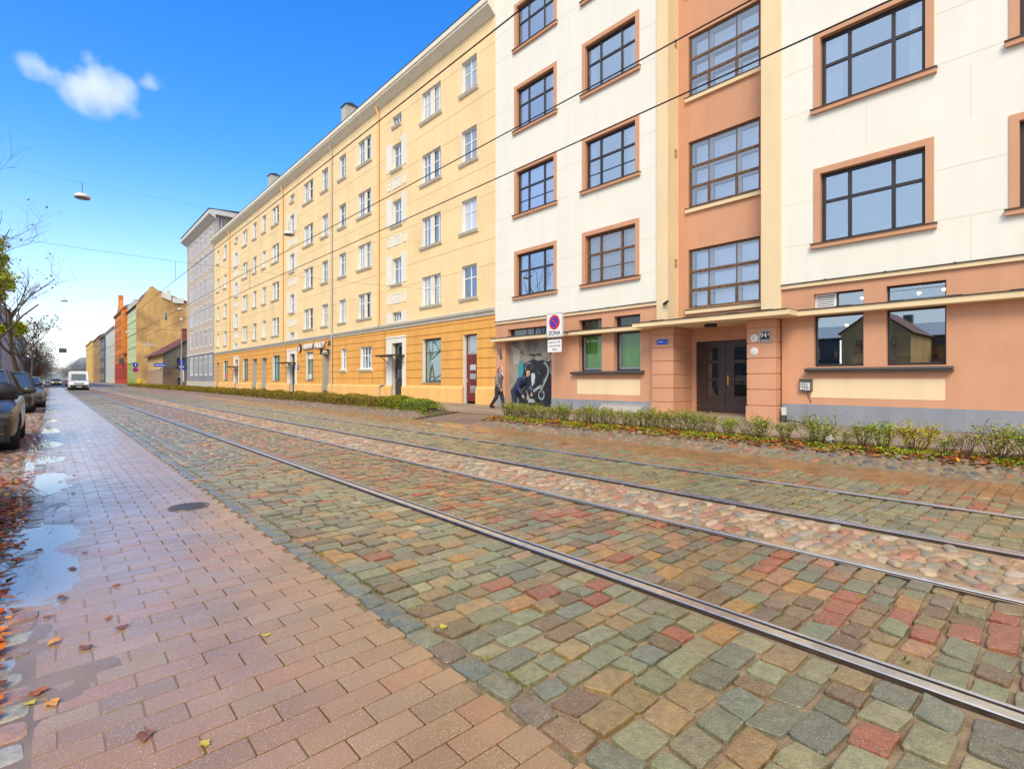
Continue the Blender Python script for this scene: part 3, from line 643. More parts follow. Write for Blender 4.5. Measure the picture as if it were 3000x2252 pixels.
# ground-floor windows
for (a, c) in ((12.64, 13.79), (10.9, 12.06)):
    f = window(wb, W + .19, a, c, 1.70, 3.12, 'darkframe', 'glass_clear2', (), (), .05, .05)
    bb = MB(); w_, h = c - a, 1.42
    bb.box(.06, .1, .05, .13, .05, h, 0); bb.box(.06, .1, w_ - .13, w_ - .05, .05, h, 0); bb.box(.064, .1, .13, w_ - .13, .05, .12, 0); bb.build('inner_frame', 'oldwhite', f, (0, 0, 0))
    bb = MB(); n = 60
    cv = lambda j: .24 + .03 * sin(j * .9) + .016 * sin(j * 2.3 + a)
    for j in range(n): bb.add([(cv(j), w_ * j / n, .03), (cv(j) + .01, w_ * j / n, h), (cv(j + 1) + .01, w_ * (j + 1) / n, h), (cv(j + 1), w_ * (j + 1) / n, .03)], [(0, 1, 2, 3)], 0, True)
    bb.build('curtain', 'curtain', f, (0, 0, 0))
    f = window(wb, W + .19, a, c, 3.27, 3.72, 'darkframe', 'glass_clear2', (), (), .045, .05)
    bb = MB(); bb.quad((.25, 0, 0), (.25, 0, .45), (.25, c - a, .45), (.25, c - a, 0)); bb.build('curtain', 'roomgreen' if 'roomgreen' in M else M.setdefault('roomgreen', mat('dim green blind', (.13, .2, .11), .8, .3, 3)), f, (0, 0, 0))
window(wb, W + .2, 15.45, 18.1, 3.29, 3.66, 'darkframe', 'glass_door', (.42,), (), .05, .05)
for (a, c, mu) in ((4.06, 5.24, ()), (2.39, 3.57, ())):
    window(wb, W + .14, a, c, 1.74, 3.12, 'darkframe', 'glass_clear', mu, (), .045, .06)
window(wb, W + .14, 4.06, 4.72, 3.27, 3.72, 'darkframe', 'glass_clear', (), (), .04, .06); window(wb, W + .14, 2.39, 3.57, 3.27, 3.72, 'darkframe', 'glass_clear', (), (), .04, .06)
window(wb, W + .14, -3.6, -1.6, 1.72, 3.12, 'darkframe', 'glass_hi', (.5,), (), .05, .06)
b = MB(); x = W + .13
b.box(x, x + .05, 4.72, 5.24, 3.27, 3.72, 0)
for i in range(7): b.add([(x - .004, 4.78, 3.33 + i * .05), (x - .004, 5.18, 3.33 + i * .05), (x - .03, 5.18, 3.30 + i * .05), (x - .03, 4.78, 3.30 + i * .05)], [(0, 1, 2, 3)], 0); b.box(x - .002, x, 4.78, 5.18, 3.332 + i * .05, 3.352 + i * .05, 1)
b.build('vent_grille', ['white', 'black'], wb)
# cafe room behind the two plain windows
b = MB(); x0, x1, y0, y1, z0, z1 = 16.03, 19.5, 1.7, 5.9, 1.0, 3.85
b.quad((x1, y0, z0), (x1, y1, z0), (x1, y1, z1), (x1, y0, z1), 0); b.quad((x0, y0, z0), (x1, y0, z0), (x1, y0, z1), (x0, y0, z1), 0); b.quad((x0, y1, z0), (x0, y1, z1), (x1, y1, z1), (x1, y1, z0), 0)
b.quad((x0, y0, z1), (x1, y0, z1), (x1, y1, z1), (x0, y1, z1), 0); b.quad((x0, y0, z0), (x0, y1, z0), (x1, y1, z0), (x1, y0, z0), 0)
b.box(16.15, 16.5, 2.2, 3.75, 1.98, 2.03, 1); b.box(18.9, 19.4, 2.3, 5.2, 1.0, 2.3, 1); b.box(19.2, 19.45, 2.2, 4.2, 2.7, 2.75, 1)
b.build('cafe_room', ['roomdark', 'wood'], wb)
M['bulb'] = emit('warm lamp', (1.0, .50, .14), 32)
for i, (x, y, z) in enumerate(((16.6, 3.05, 3.58), (16.5, 2.55, 3.60), (16.6, 4.3, 3.60), (17.6, 4.95, 2.98), (17.9, 2.6, 2.55))):
    t = thing('pendant_lamp', 'lit warm café lamp seen through the ' + ('narrow glass above the right window', 'narrow glass above the right window near its edge', 'narrow glass beside the white vent', 'top of the left window', 'middle of the right window')[i], 'lamp', (x, y, z), 'lit lamps inside the café')
    bb = MB(); bb.tube([(0, 0, .05), (0, 0, 3.85 - z)], .006, 5); bb.lathe([(.0, .07), (.03, .06), (.075, .0)], n=12); bb.build('lamp_shade', 'black', t, (0, 0, 0))
    bb = MB(); bb.lathe([(0, .04), (.03, .03), (.042, 0), (.03, -.03), (0, -.042)], n=12); bb.build('bulb', 'bulb', t, (0, 0, 0))
t = thing('light_strip', 'vertical strip of small white lights inside the left café window', 'lamp', (17.0, 4.93, 1.83)); bb = MB(); bb.box(0, .01, -.02, .02, -.05, .7, 1)
for i in range(14): bb.box(-.006, 0, -.018, .018, i * .048, i * .048 + .03, 0)
bb.build('lights', [emit('white led', (.8, .95, 1), 3), 'black'], t, (0, 0, 0))
b = MB(); b.box(0, .3, 0, .32, 0, .2); b.tube([(.15, .06, .2), (.15, .08, .27), (.15, .24, .27), (.15, .26, .2)], .012, 6); o = b.build('takeaway_box', mat('kraft cardboard', (.52, .33, .15), .8, .1, 8), None, (16.2, 4.12, 1.765)); tag(o, 'brown cardboard carry box standing inside the left café window', 'box')
b = MB(); b.box(16.05, 16.36, 4.0, 5.2, 1.70, 1.762); b.build('window_board', 'wood', wb)
# cornice and roof
b = MB(); b.prism([(W, 21.2), (W - .15, 21.3), (W - .5, 21.5), (W - .5, 21.75), (W, 21.8)], 'y', -12, 19.02); b.build('cornice', 'eave', wb)
b = MB(); b.prism([(W - .45, 21.76), (21.4, 24.2), (27.2, 21.76)], 'y', -12, 19.0); b.build('roof', 'roofdark', wb)
# small vents on the pilaster flank
b = MB()
for z in (5.25, 9.05, 12.85, 16.6):
    for dx in (0, .1):
        for dz in (0, .16): b.box(16.16 + dx, 16.22 + dx, 9.742, 9.75, z + dz, z + dz + .13)
b.build('air_vent', mat('vent grille brown', (.3, .17, .06), .6), wb)
# gate in the passage with graffiti
b = MB(); b.box(16.05, 16.06, 15.31, 18.3, .12, 3.12, 0)
gate = b.build('passage_gate', [mat('grimy gate panel', (.34, .31, .26), .6, .3, 1.2, dirt=((.05, .05, .055), 1.2, .7, .45, .6))], wb)
GX = 16.05
def gm(x, y): return (18.3 - (x - 262) / (850 - 262) * 2.95, 4.93 - .003558 * y)
b = MB(); x = GX - .004
blob(b, [(395, 830), (470, 800), (540, 770), (590, 745), (640, 770), (700, 760), (760, 790), (850, 750), (850, 1335), (395, 1335)], x, 0, gm)
blob(b, [(300, 560), (330, 800), (400, 790), (420, 640)], x, 3, gm)
x -= .004
blob(b, [(398, 765), (440, 775), (462, 830), (455, 930), (430, 975), (398, 970)], x, 1, gm)
ribbon(b, smooth_path([(720, 795), (765, 850), (770, 920), (735, 1010), (700, 1090), (680, 1150)]), .11, x, 2, gm)
ribbon(b, smooth_path([(690, 1080), (640, 1110), (590, 1150)]), .12, x, 2, gm)
ribbon(b, [(688 + 34 * cos(a), 1192 + 52 * sin(a)) for a in np.linspace(0, 2 * pi, 20)], .07, x, 2, gm)
blob(b, [(560, 930), (600, 920), (612, 960), (600, 1040), (575, 1095), (562, 1020)], x, 4, gm)
blob(b, [(515, 1170), (540, 1240), (600, 1250), (608, 1290), (530, 1295), (500, 1230)], x, 2, gm)
ribbon(b, smooth_path([(480, 900), (490, 830), (520, 800), (560, 800)]), .035, x, 2, gm)
ribbon(b, smooth_path([(800, 800), (800, 900), (825, 950), (840, 900)]), .04, x, 2, gm)
ribbon(b, smooth_path([(530, 700), (560, 690), (600, 705), (650, 690), (690, 710)]), .07, x, 0, gm); ribbon(b, smooth_path([(410, 660), (440, 650), (455, 690)]), .05, x, 0, gm); ribbon(b, smooth_path([(770, 640), (800, 690), (830, 640)]), .07, x, 0, gm)
x -= .004
ribbon(b, smooth_path([(725, 810), (760, 880), (755, 930), (720, 1010), (692, 1100)]), .03, x, 0, gm); blob(b, [(700, 1190), (690, 1165), (675, 1190), (688, 1215)], x, 0, gm)
for k in range(26):
    cx, cy = R(400, 840), R(640, 1310); a0 = R(0, 6); rr = R(12, 40); ribbon(b, smooth_path([(cx + rr * cos(a0 + q * .7), cy + 1.5 * rr * sin(a0 + q * .7)) for q in range(random.randint(3, 6))], 3), R(.012, .03), x - .0002 * k, random.choice((0, 2, 3, 5, 5)), gm)
x -= .006
for k in range(9): cx, cy = R(640, 840), R(830, 1300); ribbon(b, smooth_path([(cx, cy), (cx + R(-25, 25), cy + R(20, 40)), (cx + R(-30, 30), cy + R(40, 80))]), .02, x, 5, gm)
b.build('graffiti', [mat('spray black', (.014, .015, .018), .45, .2, 3), mat('spray teal', (.03, .30, .36), .5), mat('spray silver', (.32, .36, .38), .4, .15, 5), mat('spray haze', (.42, .40, .34), .6, .2, 2), mat('spray pale blue', (.45, .58, .62), .5), mat('spray grey', (.12, .13, .14), .5)], gate)
# things fixed to the facade
t = thing('number_sign', 'dark house number plate reading 94 on the right entrance pier', 'sign', (15.455, 6.41, 2.62))
b = MB(); b.box(-.012, .004, -.15, .15, -.18, .18, 0); b.box(-.016, -.012, -.15, .15, .165, .18, 1); b.box(-.016, -.012, -.15, .15, -.18, -.165, 1); b.box(-.016, -.012, -.15, -.138, -.165, .165, 1); b.box(-.016, -.012, .138, .15, -.165, .165, 1); b.build('plate', [mat('navy enamel', (.012, .018, .03), .3), 'lampwhite'], t, (0, 0, 0))
facade_text('digits', '94', .20, .002, 'white', t, (15.44, 6.45, 2.64), .003); facade_text('digits', '4', .095, .002, 'white', t, (15.44, 6.312, 2.665), .003)
b = MB(); b.box(-.0155, -.012, -.13, .13, .125, .145); b.box(-.0155, -.012, -.13, .13, -.115, -.10)
for i in range(9): b.box(-.0155, -.012, -.10 + i * .023, -.088 + i * .023, -.155, -.13)
b.build('lettering', 'lampwhite', t, (0, 0, 0))
t = thing('street_plate', 'small blue enamel plate on the left entrance pier', 'sign', (15.455, 9.78, 2.63))
b = MB(); b.prism([(-.215 + .03 * (1 - c_), z_) for c_, z_ in ((1, .07), (1, -.07))] + [(-.19, -.085), (.19, -.085), (.215, -.07), (.215, .07), (.19, .085), (-.19, .085)], 'x', -.008, .004); b.build('plate', mat('blue enamel', (.015, .075, .55), .3), t, (0, 0, 0))
b = MB()
for i in range(8): b.box(-.011, -.008, -.02 + i * .024, -.004 + i * .024, -.012, .012 + .012 * (i % 3 == 0))
b.box(-.011, -.008, -.17, -.15, -.05, -.03); b.build('lettering', 'white', t, (0, 0, 0))
for y, z, lab in ((6.72, 2.58, 'white round plaque with small dark figures beside the house number'), (6.72, 2.19, 'white round plaque with one dark slanting stroke, below the other')):
    t = thing('round_plaque', lab, 'plaque', (15.455, y, z), 'round plaques on the entrance pier')
    b = MB(); b.lathe([(0, -.012), (.10, -.012), (.115, -.004), (.115, .004)], n=28, axis='x'); b.build('disc', 'white', t, (0, 0, 0))
    b = MB()
    if z < 2.4: b.tube([(-.013, -.02, .07), (-.013, .03, -.06)], .004, 4)
    else:
        for (p, q) in ((.03, .02), (-.02, .03), (.01, -.03), (-.03, -.02), (.04, -.03)): b.box(-.0145, -.012, p - .012, p + .012, q - .008, q + .008)
    b.build('marks', 'darkframe', t, (0, 0, 0))
t = thing('canopy_lamp', 'flat dark round lamp under the entrance canopy', 'lamp', (15.62, 8.15, 3.118))
b = MB(); b.lathe([(0, 0), (.19, 0), (.19, -.09), (.17, -.1)], n=24); b.build('housing', 'black', t, (0, 0, 0)); b = MB(); b.lathe([(.168, -.098), (0, -.105)], n=24); b.build('diffuser', 'lampglass', t, (0, 0, 0))
t = thing('security_camera', 'small dark security camera on the beige pilaster above the canopy', 'camera', (15.72, 9.8, 3.98))
b = MB(); b.box(-.02, 0, -.04, .04, -.04, .04); b.tube([(-.02, 0, 0), (-.09, -.03, -.02)], .015, 6); b.build('bracket', 'black', t, (0, 0, 0))
b = MB(); b.tube([(-.06, .06, -.05), (-.16, -.16, .02)], .045, 10); b.build('body', 'darkframe', t, (0, 0, 0))
t = thing('meter_box', 'dark grey metal box with white stickers on the salmon wall left of the beige panel', 'box', (W, 5.42, 1.2))
b = MB(); b.box(-.10, 0, -.16, .16, -.16, .17); b.box(-.115, 0, -.165, .165, .17, .18); b.build('case', 'sill', t, (0, 0, 0), bevel=.006)
b = MB()
for (a, c, e, k) in ((.02, .14, -.12, -.05), (.02, .14, -.03, .02), (.02, .14, .04, .09), (-.12, .0, -.13, .08)): b.box(-.1025, -.10, a, c, e, k, 0)
for i in range(9): b.box(-.105, -.1025, R(-.1, -.05), R(-.04, -.01), -.12 + i * .02, -.112 + i * .02, 1)
for i in range(6): b.box(-.105, -.1025, R(.03, .06), R(.08, .13), -.11 + i * .035, -.10 + i * .035, 1)
b.build('stickers', ['lampwhite', 'black'], t, (0, 0, 0)); b = MB(); b.tube([(-.03, -.03, -.16), (-.03, -.05, -.28), (-.02, -.1, -.42), (-.01, -.12, -.47)], .008, 5); b.build('cable', 'black', t, (0, 0, 0))
t = thing('junction_box', 'small white and grey electrical box low beside the right entrance pier', 'box', (15.7, 5.98, .15))
b = MB(); b.box(-.09, .08, -.05, .05, 0, .2, 1); b.box(-.06, .08, -.05, .05, .2, .42, 0); b.build('case', ['lampwhite', 'sill'], t, (0, 0, 0), bevel=.006)
b = MB(); b.tube([(-.1, -.06, .05), (-.12, -.25, .06), (-.15, -.5, .03), (-.12, -.8, .02)], .018, 6); b.build('hose', 'black', t, (0, 0, 0))
o = MB(); o.tube([(15.55, 5.25, .15), (15.55, 5.25, .38), (15.55, 5.12, .42), (15.55, 5.12, .36)], .02, 6); tag(o.build('standpipe', 'iron'), 'short rusty bent pipe standing out of the pavement beside the grey plinth', 'pipe')
o = MB(); o.prism([(15.78, .42), (15.5, .24), (15.5, .17), (15.78, .17)], 'y', 10.75, 12.6); o.box(15.76, 15.79, 10.7, 12.65, .42, .46); tag(o.build('cellar_hatch', 'pipe', bevel=.006), 'sloping pale metal cellar hatch against the grey plinth under the green-curtained windows', 'hatch')
t = thing('notice_sheet', 'white paper notice on the salmon wall left of the graffiti gate', 'notice', (W, 18.62, 1.75)); b = MB(); b.box(-.006, 0, -.13, .13, -.19, .19); b.build('sheet', 'white', t, (0, 0, 0)); b = MB(); b.box(-.009, -.006, -.05, .05, -.05, .03); b.box(-.009, -.006, -.07, .07, -.1, -.085); b.build('print', 'sill', t, (0, 0, 0))
t = thing('wall_bracket', 'dark forked iron bracket on the salmon wall above the paper notice', 'bracket', (W, 18.6, 2.6)); b = MB(); b.tube([(0, .0, -.22), (-.12, .12, .2)], .025, 6); b.tube([(0, -.05, -.25), (-.1, -.05, .24)], .025, 6); b.box(-.02, 0, -.09, .05, -.28, -.18); b.build('fork', 'iron', t, (0, 0, 0))
# no-stopping zone sign fixed to the canopy edge
t = thing('zone_sign', 'white no-stopping zone sign with blue and red disc and plate below, at the canopy edge', 'sign', (14.92, 14.3, 3.5))
b = MB(); b.prism([(-.43, -.46), (.43, -.46), (.45, -.44), (.45, .48), (.43, .5), (-.43, .5), (-.45, .48), (-.45, -.44)], 'x', 0, .03, 0); b.build('plate', 'white', t, (0, 0, 0), bevel=.004)
b = MB(); b.box(-.003, .0, -.44, -.425, -.44, .48, 0); b.box(-.003, .0, .425, .44, -.44, .48, 0); b.box(-.003, 0, -.425, .425, .465, .48, 0); b.box(-.003, 0, -.425, .425, -.44, -.425, 0); b.build('border', 'sill', t, (0, 0, 0))
M['sred'] = mat('sign red', (.62, .008, .02), .35); M['sblue'] = mat('sign blue', (.012, .05, .5), .35)
b = MB(); b.lathe([(0, -.005), (.215, -.005), (.215, 0)], (0, 0, .13), 40, 'x', 0, False); b.lathe([(.2, -.008), (.29, -.008), (.29, 0)], (0, 0, .13), 40, 'x', 1, False)
s_ = sqrt(.5); hw = .035; b.add([(-.008, .2 * s_ + hw * s_, .13 + .2 * s_ - hw * s_), (-.008, .2 * s_ - hw * s_, .13 + .2 * s_ + hw * s_), (-.008, -.2 * s_ - hw * s_, .13 - .2 * s_ + hw * s_), (-.008, -.2 * s_ + hw * s_, .13 - .2 * s_ - hw * s_)], [(0, 1, 2, 3)], 1)
b.build('disc', ['sblue', 'sred'], t, (0, 0, 0))
facade_text('lettering', 'ZONA', .22, .003, 'black', t, (14.915, 14.3, 3.5 - .3), .002)
b = MB(); b.box(.0, .02, -.38, .38, -1.06, -.56); b.build('lower_plate', 'white', t, (0, 0, 0), bevel=.01)
for i, s_ in enumerate(('Izņemot ar SIA', 'namu pārvalde', 'atļauju')): facade_text('small_lettering', s_, .105, .002, 'sill', t, (14.917, 14.3, 3.5 - .66 - i * .14))
b = MB()
for y in (-.25, .25): b.box(.03, .54, y - .02, y + .02, -.30, -.26)
b.box(.021, .05, -.025, .025, -1.0, .4); b.build('mounting', 'sill', t, (0, 0, 0))

# ------------------------------------------------------------------ long yellow building
yb = thing('apartment_building', 'long pale yellow apartment building with orange ground floor and white-framed windows', 'building', (W, 47.3, .15))
YR = [(5.48, 7.14), (8.82, 10.48), (12.36, 14.03), (15.88, 17.56)]
SING = [(20.45, 21.73), (35.74, 36.92), (38.94, 40.15), (54.19, 55.34), (57.27, 58.56), (69.4, 70.7), (73.1, 74.2)]
DOUB = [(23.64, 25.55), (31.82, 33.75), (41.95, 43.99), (50.32, 52.3), (60.7, 62.5)]
STAIR = [(27.85, 28.95), (46.2, 47.3), (64.5, 65.6)]
SR = [(4.88, 5.47), (7.19, 8.76), (10.77, 12.30), (14.19, 15.72), (16.85, 17.5)]
yo = [(a, c, e, k) for a, c in SING + DOUB for e, k in YR] + [(a, c, e, k) for a, c in STAIR for e, k in SR]
GY = [(20.45, 21.59, .15, 3.65), (23.61, 25.47, 1.19, 3.64), (27.72, 28.98, .15, 3.58), (31.7, 33.4, 2.05, 3.57), (35.65, 36.5, 2.08, 3.57), (38.8, 40.05, .15, 3.36), (41.9, 43.5, 1.3, 3.59), (46.05, 47.3, .15, 3.58),
      (50.1, 52.1, 1.25, 3.6), (54.0, 55.5, .15, 3.5), (57.2, 58.7, .15, 3.5), (60.4, 62.4, 1.25, 3.6), (64.3, 65.5, .15, 3.58), (68.8, 71, 1.25, 3.6), (73.2, 74.4, .15, 3.5)]
b = MB(); b.wall(W, 19.0, 75.6, 4.8, 18.8, yo, .2, 0, 6); b.wall(W, 19.0, 75.6, .15, 4.46, GY, .26, 1, 6)
for z in (6.9, 8.1, 10.3, 11.7, 13.9, 15.2, 17.4): hline(b, W, 19.02, 75.5, z, [(a - .15, c + .15, e - .25, k) for a, c, e, k in yo], 2, .022, .003)
for z in (1.45, 1.93, 2.41, 2.89, 3.37, 3.85, 4.25): hline(b, W, 19.02, 75.5, z, [(a - .02, c + .02, e, k) for a, c, e, k in GY] + [(a - .45, c + .5, .1, 4.05) for a, c in ((27.72, 28.98), (46.05, 47.3), (64.3, 65.5))], 3, .035, .004)
for y in (29.9, 48.4, 66.8): b.box(W - .004, W, y, y + .05, .98, 4.4, 3)
for a, c in ((31.6, 31.65), (33.45, 33.5)): b.box(W - .004, W, a, c, 1.0, 1.85, 3)
segs = [19.02]
for a, c, e, k in GY:
    if e < .5: segs += [a, c]
segs.append(75.55)
for a, c in zip(segs[::2], segs[1::2]): b.prism([(W + .02, .15), (W - .09, .15), (W - .09, .90), (W - .03, 1.0), (W + .02, 1.03)], 'y', a, c, 4)
b.prism([(W + .02, 4.45), (W - .05, 4.46), (W - .06, 4.62), (W - .12, 4.64), (W - .14, 4.76), (W - .02, 4.82), (W + .02, 4.82)], 'y', 19.0, 75.6, 5)
b.quad((W, 75.6, .1), (27, 75.6, .1), (27, 75.6, 19), (W, 75.6, 19), 0); b.quad((27, 19, .1), (27, 19, 19), (27, 75.6, 19), (27, 75.6, .1), 0)
b.build('facade_wall', ['yel', 'org', 'yelline', 'orgline', 'plinthy', 'stonegrey', 'whiteplaster'], yb)
b = MB(); b.prism([(W + .02, 18.62), (W - .08, 18.66), (W - .30, 18.86), (W - .46, 18.98), (W - .46, 19.08), (W - .52, 19.10), (W - .52, 19.36), (W + .02, 19.4)], 'y', 19.0, 75.8); b.build('eaves_cornice', 'eave', yb)
b = MB(); b.prism([(W - .545, 19.365), (W - .545, 19.395), (20.5, 22.0), (27.2, 19.43), (27.2, 19.38)], 'y', 19.0, 75.9); roof = b.build('roof', 'roofdark', yb)
for y, w_ in ((40.2, .9), (59.2, 1.0)):
    b = MB(); b.box(17.6, 18.5, y - w_ / 2, y + w_ / 2, 20, 23.3, 0); b.prism([(17.5, 23.3), (18.6, 23.3), (18.05, 23.5)], 'y', y - w_ / 2 - .1, y + w_ / 2 + .1, 1); b.build('chimney', ['stonegrey', 'roofdark'], roof)
for y, m_ in ((30.6, 'strip'), (48.95, 'strip'), (67.65, 'strip'), (38.0, 'pipe')):
    b = MB(); b.tube([(W - .11, y, .7 if m_ == 'pipe' else 4.8), (W - .11, y, 18.3), (W - .3, y, 18.75)], .075 if m_ == 'strip' else .06, 8); b.build('drainpipe', m_, yb)
def ysill(f, w_):
    bb = MB(); bb.prism([(-.15, -.16), (-.22, -.14), (-.27, -.06), (-.27, -.015), (-.14, -.015), (-.14, -.16)], 'y', -.16, w_ + .16); bb.box(-.29, .0, -.18, w_ + .18, -.015, .005, 0); bb.build('window_sill', 'palesill', f, (0, 0, 0), bevel=.01)
for e, k in YR:
    for a, c in SING:
        f = window(yb, W + .15, a, c, e, k, 'whiteframe', random.choice(('glass_y', 'glass_y', 'glass_y2', 'glass_y3')), (.5,), (.62,), .075, .06); ysill(f, c - a)
    for a, c in DOUB:
        w_ = c - a
        f = window(yb, W + .15, a, c, e, k, 'whiteframe', random.choice(('glass_y', 'glass_y2', 'glass_y2', 'glass_y3')), (.19, .5, .81), (.62,), .075, .06, thin=.06); ysill(f, w_)
        bb = MB(); bb.box(-.06, -.006, w_ * .40, w_ * .60, 0, k - e); bb.build('window_pier', 'whiteplaster', f, (0, 0, 0))
for a, c in STAIR:
    for i, (e, k) in enumerate(SR):
        small = k - e < 1
        f = window(yb, W + .15, a + (.15 if small else 0), c - (.15 if small else 0), e, k, 'whiteframe', 'glass_y', (.5,), () if small else (.6,), .075, .06)
        if i: ysill(f, c - a - (.3 if small else 0))
        bb = MB()
        if i < 4:
            z1 = (k - e) + (.25 if i else .0); w_ = c - a; s0 = .15 if small else 0
            for y0, y1 in ((-.62 - s0, -.02 - s0), (w_ + .02 - s0, w_ + .72 - s0)): bb = MB(); bb.box(-.18, -.151, y0, y1, 0.0 if i else -.05, z1); bb.build('side_panel', 'whiteplaster', f, (0, 0, 0))
    for z in (6.0, 9.55, 13.05):
        for y0, y1 in ((a - .55, a - .15), (a + .05, c - .05), (c + .15, c + .6)):
            z0, z1 = z, z + .62; bb = MB()
            bb.box(W - .03, W, y0, y1, z0, z0 + .07); bb.box(W - .03, W, y0, y1, z1 - .07, z1); bb.box(W - .03, W, y0, y0 + .07, z0 + .07, z1 - .07); bb.box(W - .03, W, y1 - .07, y1, z0 + .07, z1 - .07)
            bb.box(W - .012, W, y0 + .07, y1 - .07, z0 + .07, z1 - .07)
            n = 5 if y1 - y0 > .6 else 2
            for q in range(n): cy = y0 + (y1 - y0) * (q + .5) / n; cz = (z0 + z1) / 2 + (.09 if q % 2 else -.09); bb.lathe([(0, W - .03), (.06, W - .02), (.06, W - .01)], (0, cy, cz), 8, 'x')
            bb.build('relief_panel', 'whiteplaster', yb)
# ground floor of the yellow building
def door(par, X, y0, y1, z0, z1, m_, light=(), top=.9, name='door', glass='glass_door', cols=((.2, .8),)):
    b = MB(); b.box(X, X + .06, y0, y1, z0, z1 - top); b.box(X, X + .06, y0, y1, z1 - .07, z1); b.box(X, X + .06, y0, y0 + .07, z1 - top, z1 - .07); b.box(X, X + .06, y1 - .07, y1, z1 - top, z1 - .07)
    w_ = y1 - y0
    for zz in (.12, .55, .95): b.box(X - .012, X, y0 + .1, y1 - .1, z0 + zz, z0 + zz + .03)
    d = b.build(name, m_, par, bevel=.005)
    g = MB(); g.quad((X + .03, y0 + .07, z1 - top), (X + .03, y0 + .07, z1 - .07), (X + .03, y1 - .07, z1 - .07), (X + .03, y1 - .07, z1 - top))
    g.build('glazing', glass, d)
    for a, c in light:
        for p, q in cols: g = MB(); g.box(X - .008, X, y0 + w_ * p, y0 + w_ * q, z0 + a, z0 + c); g.build('glass_panel', glass, d)
    h = MB(); h.box(X - .05, X, y1 - .12, y1 - .08, z0 + .98, z0 + 1.14); h.build('handle', 'pipe', d); return d
M['glass_milk'] = glassy('milky glass', (.30, .34, .36), (.8, .85, .9), .25)
door(yb, W + .2, 20.47, 21.57, .24, 3.64, 'reddoor', ((.45, .8), (1.15, 1.42), (1.6, 1.88)), 1.0, glass='glass_milk', cols=((.28, .72),))
for y0, y1 in ((27.74, 28.96), (46.07, 47.28), (64.32, 65.48)):
    door(yb, W + .2, y0, y1, .24, 3.57, 'doorwood', ((1.0, 1.75),), .85, cols=((.15, .42), (.58, .85)))
    b = MB(); b.box(W - .035, W, y0 - .02, y0 + .0 - .5 + .06, .95, 3.58); b.box(W - .035, W, y1 + .02, y1 + .75, .95, 3.58); b.box(W - .035, W, y0 - .46, y1 + .75, 3.58, 3.9); b.box(W - .07, W, y0 - .5, y1 + .79, 3.9, 4.0); b.build('door_surround', 'whiteplaster', yb, bevel=.008)
    b = MB(); b.box(W - .95, W, y0 - .35, y1 + .45, 2.80, 2.84)
    for y in (y0 - .3, y1 + .4):
        b.tube([(W, y, 2.3), (W - .6, y, 2.78)], .022, 6); b.box(W - .9, W, y - .02, y + .02, 2.75, 2.797); b.box(W - .03, W, y - .02, y + .02, 2.25, 2.75)
    b.build('porch_canopy', mat('green-grey iron', (.05, .065, .05), .5), yb)
for y0, y1, z0, gl, fr in ((23.61, 25.47, 1.19, 'glass_shop', 'woodframe'), (41.9, 43.5, 1.3, 'glass_shop', 'darkframe'), (50.1, 52.1, 1.25, 'glass_teal', 'darkframe'), (60.4, 62.4, 1.25, 'glass_shop', 'darkframe'), (68.8, 71, 1.25, 'glass_shop', 'darkframe')):
    f = window(yb, W + .2, y0, y1, z0, 3.6, fr, gl, (), (.70,), .06, .06); bb = MB(); bb.box(-.26, .0, -.04, y1 - y0 + .04, -.03, .0); bb.build('window_sill', 'stonegrey', f, (0, 0, 0))
    if y0 < 24:
        bb = MB(); bb.tube([(.06 - .045, .95, .05), (.015, 1.25, 1.05)], .025, 5); bb.tube([(.015, 1.5, .05), (.015, 1.22, 1.05)], .025, 5); bb.box(.005, .02, 1.05, 1.42, .3, .36); bb.build('easel', 'woodframe', f, (0, 0, 0))
    if 41 < y0 < 43:
        bb = MB(); bb.box(-.004, .02, .08, 1.52, 1.75, 2.2, 0); bb.box(-.004, .02, .9, 1.5, .1, .5, 1); bb.add([(-.004, .1 + .25 * (1 + cos(t_)), 1.0 + .45 * sin(t_)) for t_ in np.linspace(0, 6.28, 14)[:-1]], [tuple(range(13))], 2); bb.add([(-.007, .2 + .15 * (1 + cos(t_)), 1.05 + .25 * sin(t_)) for t_ in np.linspace(0, 6.28, 12)[:-1]], [tuple(range(11))], 3)
        bb.build('window_poster', ['white', 'lampwhite', mat('poster red', (.6, .04, .03), .6), mat('poster orange', (.8, .3, .03), .6)], f, (0, 0, 0))
    if y0 > 68: bb = MB(); bb.box(-.004, .02, .2, 2, .3, .85); bb.build('window_poster', mat('poster pink', (.7, .12, .12), .6), f, (0, 0, 0))
for y0, y1, mu in ((31.7, 33.4, (.5,)), (35.65, 36.5, (.5,))):
    f = window(yb, W + .14, y0, y1, 2.06, 3.57, 'whiteframe', 'glass_y', (.25, .5, .75) if y1 - y0 > 1 else mu, (.6,), .075, .06); bb = MB(); bb.prism([(-.14, -.2), (-.2, -.18), (-.3, -.05), (-.3, 0), (0, 0), (0, -.2)], 'y', -.15, y1 - y0 + .15); bb.build('window_sill', 'whiteplaster', f, (0, 0, 0), bevel=.008)
for y0, y1, z1 in ((38.8, 40.05, 3.36), (54.0, 55.5, 3.5), (57.2, 58.7, 3.5), (73.2, 74.4, 3.5)):
    b = MB(); b.box(W + .85, W + .9, y0, y1, .15, z1); b.box(W, W + .85, y0, y0 + .004, .15, z1); b.box(W, W + .85, y1 - .004, y1, .15, z1); b.box(W, W + .85, y0, y1, z1 - .004, z1); b.box(W - .25, W + .8, y0 + .02, y1 - .02, .15, .34, 1); b.box(W + .02, W + .8, y0 + .02, y1 - .02, .34, .5, 1)
    b.box(W + .83, W + .85, y0 + .3, y1 - .15, .6, z1 - .3, 2); b.build('door_recess', ['stonegrey', 'sill', 'glass_y'], yb)
